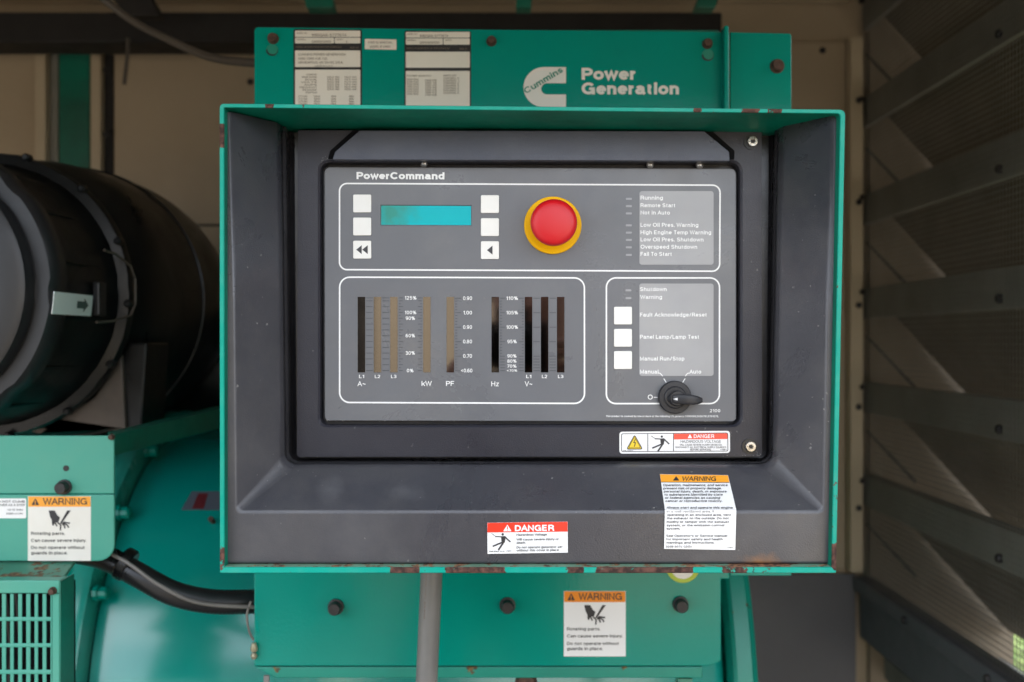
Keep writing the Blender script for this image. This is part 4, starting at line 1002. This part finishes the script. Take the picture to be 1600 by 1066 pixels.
for s_, x0, x1, yc, h in (('125%', 439, 510, 178, 22), ('100%', 439, 509, 267, 22), ('90%', 444, 501, 302, 22), ('60%', 444, 501, 408, 22), ('30%', 444, 501, 514, 22), ('0%', 451, 492, 621, 22),
    ('0.90', 794, 849, 180, 23), ('1.00', 796, 849, 268, 23), ('0.90', 794, 849, 356, 23), ('0.80', 794, 849, 444, 23), ('0.70', 794, 849, 532, 23), ('<0.60', 780, 851, 621, 23),
    ('110%', 1058, 1129, 180, 22), ('105%', 1058, 1129, 268, 22), ('100%', 1058, 1129, 356, 22), ('95%', 1064, 1121, 444, 22), ('90%', 1064, 1120, 532, 21), ('80%', 1064, 1120, 563, 20), ('70%', 1064, 1120, 594, 20), ('<70%', 1060, 1124, 621, 15),
    ('L1', 160, 191, 657, 20), ('L2', 256, 289, 657, 20), ('L3', 355, 388, 657, 20), ('L1', 1179, 1210, 657, 20), ('L2', 1275, 1307, 657, 20), ('L3', 1373, 1406, 657, 20),
    ('A~', 150, 201, 701, 30), ('kW', 541, 604, 700, 30), ('PF', 690, 740, 700, 30), ('Hz', 966, 1015, 702, 30), ('V~', 1170, 1217, 702, 30)):
    X, Y = z5(x0, yc+h/2); text(b, s_, X, Y, h/3.902, (x1-x0)/3.902, M, TO, wt=16 if h < 28 else 15)
line(b, (1028.8, 583), (1031.5, 583.3), 1.3, M, TO); line(b, (1031.4, 583), (1035.4, 588), 1.3, M, TO+.0001); line(b, (1037, 591.5), (1041, 597.8), 1.3, M, TO)
line(b, (1077, 583), (1074, 583.6), 1.3, M, TO); line(b, (1074.2, 583.4), (1070.8, 588), 1.3, M, TO+.0001); line(b, (1070.6, 591.5), (1066.6, 597.8), 1.3, M, TO)
ring2d(b, disc(1016, 620.6, 3.9), disc(1016, 620.6, 2.7), M, TO); line(b, (1021.5, 621), (1027.5, 621), 1.3, M, TO)
b.build('lettering', 'print_white', face)
# scale ticks
b = B()
def tk(x0, x1, y): 
    a, c = z5(x0, y); e, _ = z5(x1, y); line(b, (a, c), (e, c), .85, M, .00035)
ya = [178]+[196+35.4*i for i in range(13)]
for y in ya:
    tk(203, 243, y); tk(303, 343, y); tk(403, 427, y); tk(519, 543, y)
for i in range(12): tk(403, 413, 213.7+35.4*i); tk(534, 543, 213.7+35.4*i)
for i in range(26):
    y = 180+17.68*i
    mj = i % 5 == 0
    tk(746, 782 if mj else 759, y)
    if i < 20: tk(1020, 1050 if mj else 1031, y); tk(1134 if mj else 1153, 1164, y)
    else: tk(1020, 1050, y); tk(1134, 1164, y)
    if mj or i > 20: tk(1223, 1262, y); tk(1322, 1360, y)
b.build('scale_marks', 'print_dark', face, kind='stuff')
# bar graph windows
for x0, x1 in ((152, 197), (250, 295), (350, 395), (551, 596), (694, 739), (968, 1013), (1171, 1216), (1269, 1314), (1367, 1412)):
    a, c = z5(x0, 172); e, f_ = z5(x1, 632)
    b = B(); b.prism([(a, c), (e, c), (e, f_), (a, f_)], FP-.00035, .0003); b.build('bar_display', 'film', face)
# LEDs
for px, py in [(982.6, y) for y in (310.8, 322.2, 333.6, 352.2, 363.6, 375, 386.6, 398.4)]+[(982, 453.8), (982, 466)]:
    b = B(); b.prism(rrect(px-4.6, py-1.5, px+4.6, py+1.5, .8, 2), FP-.0004, .0003); b.build('indicator_light', 'led_grey', face)
# keys
def key(x0, y0, x1, y1, arrows=0):
    b = B(); b.prism(rrect(x0, y0, x1, y1, 2, 4), FP-.0011, .001); k = b.build('keypad_button', 'key_white', face, bevel=.0004, seg=3, smooth=True)
    if arrows:
        b = B(); m_ = flat(FP-.0011); yc = (y0+y1)/2; xc = (x0+x1)/2
        for dx in ((-4.6, 4.8) if arrows == 2 else (0,)):
            shape(b, [(xc+dx+4, yc-7), (xc+dx+4, yc+7), (xc+dx-4.6, yc)], m_, .0002)
        b.build('arrow_print', 'print_dark', k)
for x0, y0, x1, y1, a in ((551.6, 304, 580, 332, 0), (551.6, 340, 580, 368, 0), (551.6, 376.2, 580, 404.3, 2), (751.3, 305, 779.7, 333, 0), (751.3, 341, 779.7, 369, 0), (751.3, 377, 779.7, 405, 1),
                         (959.4, 479.4, 987.6, 507.2, 0), (959.4, 513.9, 987.6, 542, 0), (959.4, 548.7, 987.6, 577, 0)):
    key(x0, y0, x1, y1, a)
# pale scuffs and flaking where the seal and plate edges have rubbed
rng = random.Random(5)
def scuffs(par, M, zones, off):
    b = B()
    for x0, y0, x1, y1, n, L_ in zones:
        for i in range(n):
            x = rng.uniform(x0, x1); y = rng.uniform(y0, y1); a = rng.uniform(-.6, .6); l = rng.uniform(.3, 1)*L_; w_ = rng.uniform(.25, .6)
            shape(b, [(x, y), (x+l*.4*math.cos(a), y+l*.4*math.sin(a)-w_*.5), (x+l*math.cos(a), y+l*math.sin(a)), (x+l*.5*math.cos(a), y+l*.5*math.sin(a)+w_*.6)], M, off+i*.000003)
    b.flat = True
    b.build('scuff_marks', 'scuff_pale', par, kind='stuff')
scuffs(face, flat(FP), [(506, 655.8, 512, 657.3, 5, 3), (512, 656.6, 545, 657.6, 9, 4), (580, 657, 640, 657.9, 9, 3), (700, 657.4, 760, 658, 4, 2), (1060, 657.6, 1120, 658.6, 12, 3), (1147.6, 630, 1149.6, 655, 10, 1.8), (507, 262, 511, 272, 8, 1.5)], .0003)
scuffs(cp_, flat(DD), [(498, 243, 512, 256, 10, 1.8), (967, 673, 969, 690, 7, 1.6), (1140.5, 674, 1143, 682, 4, 2), (1120, 711, 1186, 713, 10, 3), (1181, 705, 1188, 712.5, 14, 2.5)], .0003)
# display, sunk behind a real opening in the faceplate
LC = [(593.5, 319.3), (736.3, 320), (736.3, 351.6), (593.5, 351)]
b = B(); b.prism(LC, FP-.004, .0055); cut = b.build('cutter', 'lcd')
bo_ = face.modifiers.new('opening', 'BOOLEAN'); bo_.operation = 'DIFFERENCE'; bo_.object = cut; bo_.solver = 'EXACT'
bv = face.modifiers.find('bevel'); face.modifiers.move(face.modifiers.find('opening'), 0)
dg0 = bpy.context.evaluated_depsgraph_get(); nm_ = bpy.data.meshes.new_from_object(face.evaluated_get(dg0))
face.modifiers.clear(); face.data = nm_; nm_.name = 'faceplate'
bpy.data.objects.remove(cut)
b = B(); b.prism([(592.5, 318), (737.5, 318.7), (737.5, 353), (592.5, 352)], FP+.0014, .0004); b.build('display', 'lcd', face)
# emergency stop
es = B(); c_ = W(863.6, 352.6, FP)
es.lathe((c_.x, FP, c_.z), (0, -1, 0), [(.0243, .0001), (.0243, .0024), (.0238, .0029), (.016, .003)], 64)
est = es.build('emergency_stop', 'stop_yellow', cp_, smooth=True, angle=30, label='red mushroom stop button on a yellow disc')
b = B(); b.lathe((c_.x, FP, c_.z), (0, -1, 0), [(.012, .003), (.012, .014), (.0183, .0155), (.0192, .018), (.0194, .0215), (.0190, .0245), (.0176, .0268), (.0150, .0280), (.010, .0288), (.0045, .0291), (.0006, .0292)], 72)
b.build('button_cap', 'stop_red', est, smooth=True, angle=50)
# selector switch
c_ = W(1053.3, 620.5, FP)
sw = B(); sw.lathe((c_.x, FP, c_.z), (0, -1, 0), [(.0139, .0001), (.0139, .005), (.0132, .0062), (.0095, .0064), (.0093, .0080), (.0085, .0086)], 56)
swb = sw.build('selector_switch', 'black_plastic', cp_, smooth=True, angle=30, label='black rotary switch with a lever turned to the right')
b = B(); b.lathe((c_.x+.0008, FP, c_.z-.0005), (0, -1, 0), [(.0066, .008), (.0066, .0125), (.0058, .0138), (.001, .014)], 40); b.build('switch_hub', 'black_plastic', swb, smooth=True, angle=30)
b = B()
hz = c_.z-.0008
prof = [(-.0075, .0022, .0085), (-.003, .0034, .0155), (.004, .0042, .0185), (.0125, .0040, .0185), (.0175, .0034, .0165), (.0215, .0020, .0145)]
rg = []
for x, hw, t in prof:
    cxp = c_.x+x; zz = hz-.0012*max(0, x)/.02
    rg.append([Vector((cxp, FP-.0075, zz-hw)), Vector((cxp, FP-t+.001, zz-hw)), Vector((cxp, FP-t, zz-hw*.55)), Vector((cxp, FP-t, zz+hw*.55)), Vector((cxp, FP-t+.001, zz+hw)), Vector((cxp, FP-.0075, zz+hw))])
b.loops(rg, cap0=True, cap1=True); b.build('switch_lever', 'black_plastic', swb, bevel=.0004, seg=2, smooth=True, angle=30)
b = B(); xs = c_.x-.0035
b.add([(xs, FP-.0154, hz), (xs+.0036, FP-.0176, hz+.0012), (xs+.0036, FP-.0176, hz-.0012)], [(0, 1, 2)]); b.build('pointer', 'pointer_white', swb)

# ---- danger label on the door
M = flat(DD)
b = B(); sticker(b, rpoly([(967.8, 674.8), (1140.5, 673.3), (1140.8, 708), (967.8, 709)], 4.5, 5), M, .0004)
s = b.build('danger_label', 'vinyl_white', cp_, label='wide white sticker with yellow triangle and red danger field')
b = B(); shape(b, [(1053, 678), (1136.8, 677.2), (1137, 686.2), (1053, 686.8)], M, .00055); b.build('header_print', 'vinyl_coral', s)
b = B()
ring2d(b, rpoly([(970.8, 677.5), (1137.6, 676.2), (1137.8, 705.4), (970.8, 706.3)], 2.6, 4), rpoly([(971.7, 678.4), (1136.7, 677.1), (1136.9, 704.5), (971.7, 705.4)], 2, 4), M, .0007)
line(b, (1012.2, 677.5), (1012.2, 706), .9, M, .0007); line(b, (1052.4, 677), (1052.4, 705.6), .9, M, .0007)
shape(b, rpoly([(991.5, 678.6), (1004.8, 702.4), (978.4, 702.6)], 2, 4), M, .0006)
figure(b, 1016.6, 680.4, .5, M, .0007)
text(b, '098-7229-C', 973.5, 705, 1.6, 16, M, .0007)
text(b, 'HAZARDOUS VOLTAGE', 1095, 692, 4.2, 63, M, .0007, align='C', wt=10)
text(b, '<TMD>', 1125.5, 703.6, 2, 10, M, .0007, wt=18)
b.build('lettering', 'ink_black', s)
b = B(); text(b, 'WILL CAUSE SEVERE INJURY OR DEATH.', 1095, 696.6, 2.8, 66, M, .0007, align='C'); text(b, 'DISCONNECT ALL ELECTRICAL SUPPLY SOURCES', 1095, 700.4, 2.8, 79, M, .0007, align='C'); text(b, 'BEFORE SERVICING.', 1095, 704, 2.8, 33, M, .0007, align='C'); b.build('small_lettering', 'ink_soft', s)
b = B(); shape(b, rpoly([(991.5, 681.2), (1002.4, 701), (980.6, 701.1)], 1.2, 4), M, .0009); b.build('triangle_print', 'tri_yellow', s)
b = B(); line(b, (993, 686), (990, 692), 1.1, M, .0011); line(b, (990, 692), (993.4, 691.4), 1, M, .00115); line(b, (993.4, 691.4), (991, 698), 1.1, M, .0012)
ring2d(b, rpoly([(991.5, 682.2), (1001.2, 700), (981.7, 700.1)], 1.2, 4), rpoly([(991.5, 683.3), (1000.2, 699.4), (982.7, 699.5)], 1, 4), M, .0011); b.build('bolt_print', 'ink_black', s)
b = B(); text(b, 'DANGER', 1084, 684.6, 5.8, 32, M, .0008, wt=17); shape(b, tri(1078, 684.8, 6.2, 7), M, .0008); b.build('header_lettering', 'vinyl_white', s)
# ---- danger label on the bezel band
M = flat(.7741)
b = B(); sticker(b, [(761.3, 817), (887, 815.2), (887.2, 863.6), (761.8, 865.6)], M, .0007)
s = b.build('danger_label', 'vinyl_white', cp_, label='white sticker with bright red danger band, low on the bezel')
b = B(); shape(b, [(761.6, 817.2), (886.8, 815.4), (886.8, 830.9), (761.6, 832.2)], M, .0009); b.build('header_print', 'vinyl_red', s)
b = B(); text(b, 'DANGER', 804.5, 830.3, 9.6, 61.5, M, .0011, wt=21, slope=-.012); shape(b, tri(792.8, 830.3, 10.5, 13), M, .0011); b.build('header_lettering', 'vinyl_white', s)
b = B(); line(b, (792.8, 822.5), (792.8, 827.4), 1.3, M, .0013); shape(b, disc(792.8, 829, .7, 8), M, .0013); b.build('mark_print', 'vinyl_red', s)
b = B(); figure(b, 767.3, 833, .52, M, .0011)
text(b, '098-6367-01-D', 764.2, 862.8, 2, 24, M, .0011); text(b, '<TMD>', 790.5, 862.2, 2.2, 9, M, .0011, wt=17)
for s_, y, wd in (('Hazardous Voltage.', 837.6, 48.4), ('Will cause severe injury or', 845, 66), ('death.', 850, 14.6), ('Do not operate generator set', 857.2, 71.6), ('without this cover in place.', 862, 67)):
    text(b, s_, 807, y, 3.7, wd, M, .0011, slope=-.013, wt=15)
b.build('lettering', 'ink_black', s)
# ---- warning label folded over the bezel edge
yb1, zb1 = .7745, W(0, 799, .7745).z
yb2, zb2 = .812, W(0, 733, .812).z
nrm = Vector((0, -(zb2-zb1), (yb2-yb1))).normalized()
MS = Plane((0, yb1, zb1), nrm)
M2 = flat(.7742)
OF = .0012
b = B()
up = [(1031, 741), (1137.5, 742.6), (1150.4, 796.2), (1038.8, 796.2)]
lo = [(1038.8, 797.2), (1150.5, 797.2), (1148.8, 859.5), (1037.6, 857.7)]
f1 = [MS(x, y, OF) for x, y in up]; f2 = [M2(x, y, OF) for x, y in lo]
bk1 = [MS(x, y, .0003) for x, y in up]; bk2 = [M2(x, y, .0003) for x, y in lo]
b.add([f1[0], f1[1], f1[2], f1[3], f2[0], f2[1], f2[2], f2[3]], [(0, 1, 2, 3), (3, 2, 5, 4), (4, 5, 6, 7)])
b.add([bk1[0], bk1[1], bk1[2], bk1[3], bk2[0], bk2[1], bk2[2], bk2[3]], [(0, 1, 2, 3), (3, 2, 5, 4), (4, 5, 6, 7)])
b.f += [(0, 8, 9, 1), (1, 9, 10, 2), (2, 10, 13, 5), (5, 13, 14, 6), (6, 14, 15, 7), (7, 15, 12, 4), (4, 12, 11, 3), (3, 11, 8, 0)]
s = b.build('warning_label', 'vinyl_white', cp_, label='white sticker with orange warning band, folded over the bezel edge')
b = B(); shape(b, [(1031.3, 741.3), (1137.2, 742.8), (1139.8, 753.9), (1032.9, 753.2)], MS, OF+.0003); b.build('header_print', 'vinyl_orange', s)
b = B()
text(b, 'WARNING', 1064.8, 751.4, 6.8, 53.5, MS, OF+.0005, skew=-.2, wt=15); shape(b, tri(1056.5, 751, 7, 10), MS, OF+.0005)
line(b, (1032.9, 753.4), (1139.8, 754.1), .7, MS, OF+.0004)
for s_, x, y, wd in (('Operation, maintenance, and service', 1035.8, 759.7, 101), ('present risk of property damage,', 1036.5, 764.7, 91), ('personal injury, death, or exposure', 1037.3, 769.6, 98), ('to substances identified by state', 1038.2, 774.6, 91), ('or federal agencies as causing', 1039, 779.5, 86), ('cancer or reproductive toxicity.', 1039.8, 784.5, 88.5), ('Always start and operate this engine', 1041.3, 795, 103.5)):
    text(b, s_, x, y, 3.55, wd, MS, OF+.0005, wt=15, skew=-.12)
for s_, x, y, wd in (('operating in an enclosed area, vent', 1042, 806.3, 100), ('the exhaust to the outside. Do not', 1042, 811.6, 96.5), ('modify or tamper with the exhaust', 1041.8, 817.2, 97), ('system, or the emission control', 1041.7, 822.6, 90), ('system.', 1041.7, 827.8, 21), ("See Operator's or Service Manual", 1041.2, 839, 95), ('for important safety and health', 1041.2, 844.4, 88), ('warnings and instructions.', 1041, 849.7, 75.5), ('<TMD>', 1135, 856.8, 11)):
    text(b, s_, x, y, 3.55 if s_[0] != '<' else 2.2, wd, M2, OF+.0005, wt=15)
b.build('lettering', 'ink_black', s)
b = B(); text(b, 'in a well ventilated area. If', 1042, 801, 3.5, 74, M2, OF+.0005, wt=10); text(b, '0098-6074-02(D)', 1040.6, 855.9, 3.4, 40, M2, OF+.0005); b.build('worn_lettering', 'ink_soft', s)

# ================================================================== the yard behind the viewpoint (seen only in reflections)
b = B(); b.box(-.66, -.36, -3.2, -3, 0.004, 2.7); b.box(-.3595, 3.2, -3.2, -3, 0.004, 1.75); b.box(-.75, 3.3, -3.25, -2.95, 2.7, 2.8) if False else None
yw = tag(b.build('yard_wall', 'render_wall'), 'tan yard wall and pillar opposite the generator, seen only as a reflection', 'wall')
b = B(); b.box(-1.75, -.6605, -3.2, -3.02, 0.004, 2.5); tag(b.build('yard_door', 'black_steel', bevel=.01), 'dark steel door beside the tan yard wall, seen only as a reflection', 'door')
# photographer, seen only in the glossy displays
ph = thing('person', (.05, -.32, 0), 'person in dark clothes holding a camera, seen only as a reflection', 'person')
sk = bpy.data.meshes.new('body')
J = [((-.06, -.42, .92), .20), ((.0, -.42, 1.12), .16), ((.0, -.40, 1.32), .18), ((.03, -.36, 1.44), .06), ((.04, -.31, 1.52), .085), ((.04, -.30, 1.62), .088), ((.04, -.31, 1.70), .06),
     ((-.15, -.40, 1.36), .065), ((-.26, -.30, 1.12), .05), ((-.13, -.13, 1.38), .036), ((-.075, -.085, 1.47), .028),
     ((.21, -.40, 1.36), .065), ((.32, -.30, 1.12), .05), ((.19, -.13, 1.38), .036), ((.105, -.085, 1.47), .028),
     ((-.17, -.42, .84), .14), ((-.20, -.38, .48), .10), ((-.21, -.45, .10), .06), ((-.22, -.36, .04), .045),
     ((.05, -.42, .84), .14), ((.09, -.38, .48), .10), ((.10, -.45, .10), .06), ((.11, -.36, .04), .045)]
E = [(0, 1), (1, 2), (2, 3), (3, 4), (4, 5), (5, 6), (2, 7), (7, 8), (8, 9), (9, 10), (2, 11), (11, 12), (12, 13), (13, 14), (0, 15), (15, 16), (16, 17), (17, 18), (0, 19), (19, 20), (20, 21), (21, 22)]
base = Vector(ph.location)
sk.from_pydata([Vector(p)-base for p, r in J], E, [])
so_ = bpy.data.objects.new('body_tmp', sk); COL.objects.link(so_)
md = so_.modifiers.new('s', 'SKIN')
for i, (p, r) in enumerate(J): sk.skin_vertices[0].data[i].radius = (r, r)
sk.skin_vertices[0].data[0].use_root = True
so_.modifiers.new('d', 'SUBSURF').levels = 2
dg = bpy.context.evaluated_depsgraph_get()
bme = bpy.data.meshes.new_from_object(so_.evaluated_get(dg)); bpy.data.objects.remove(so_)
bme.name = 'body'
bme.materials.clear()
for k in ('shirt_dark', 'trouser', 'skin'): bme.materials.append(MATS[k])
for p in bme.polygons:
    c = p.center+base
    p.material_index = 2 if (c.z > 1.45 or (c.y > -.2 and c.z > 1.2)) else (1 if c.z < .95 else 0); p.use_smooth = True
bo = bpy.data.objects.new('body', bme); COL.objects.link(bo); bo.parent = ph; WL[bo.name] = base
b = B(); b.lathe((.04, -.335, 1.635), (0, -.25, 1), [(.088, -.05), (.104, 0), (.103, .05), (.08, .09), (.03, .108)], 24); b.build('hair', 'hair', ph, smooth=True)
b = B(); b.lathe((.04, -.212, 1.575), (0, .4, -1), [(.006, -.03), (.012, 0), (.014, .012), (.006, .018)], 10); b.build('nose', 'skin', ph, smooth=True)
for side in (-1, 1):
    for k in range(4):
        x = .015+side*.082; z = 1.50-k*.019
        b = B(); b.tube(bez([(x+side*.012, -.08, z), (x+side*.014, -.045, z-.002), (x-side*.004, -.028, z-.003), (x-side*.024, -.030, z-.004)], 4), .0085, 8); b.build('finger', 'skin', ph, smooth=True)
kc = thing('hand_camera', (.0, -.06, 1.44), 'black camera in the hands of the photographer, seen only as a reflection', 'camera')
b = B(); b.box(-.066, .066, -.115, -.050, 1.452, 1.535); b.box(-.028, .028, -.11, -.052, 1.5355, 1.56); b.build('camera_body', 'camera_black', kc, bevel=.006)
b = B(); b.lathe((0, -.0495, 1.5), (0, 1, 0), [(.036, 0), (.036, .03), (.034, .035), (.026, .033)], 32); b.build('lens', 'camera_black', kc, smooth=True)
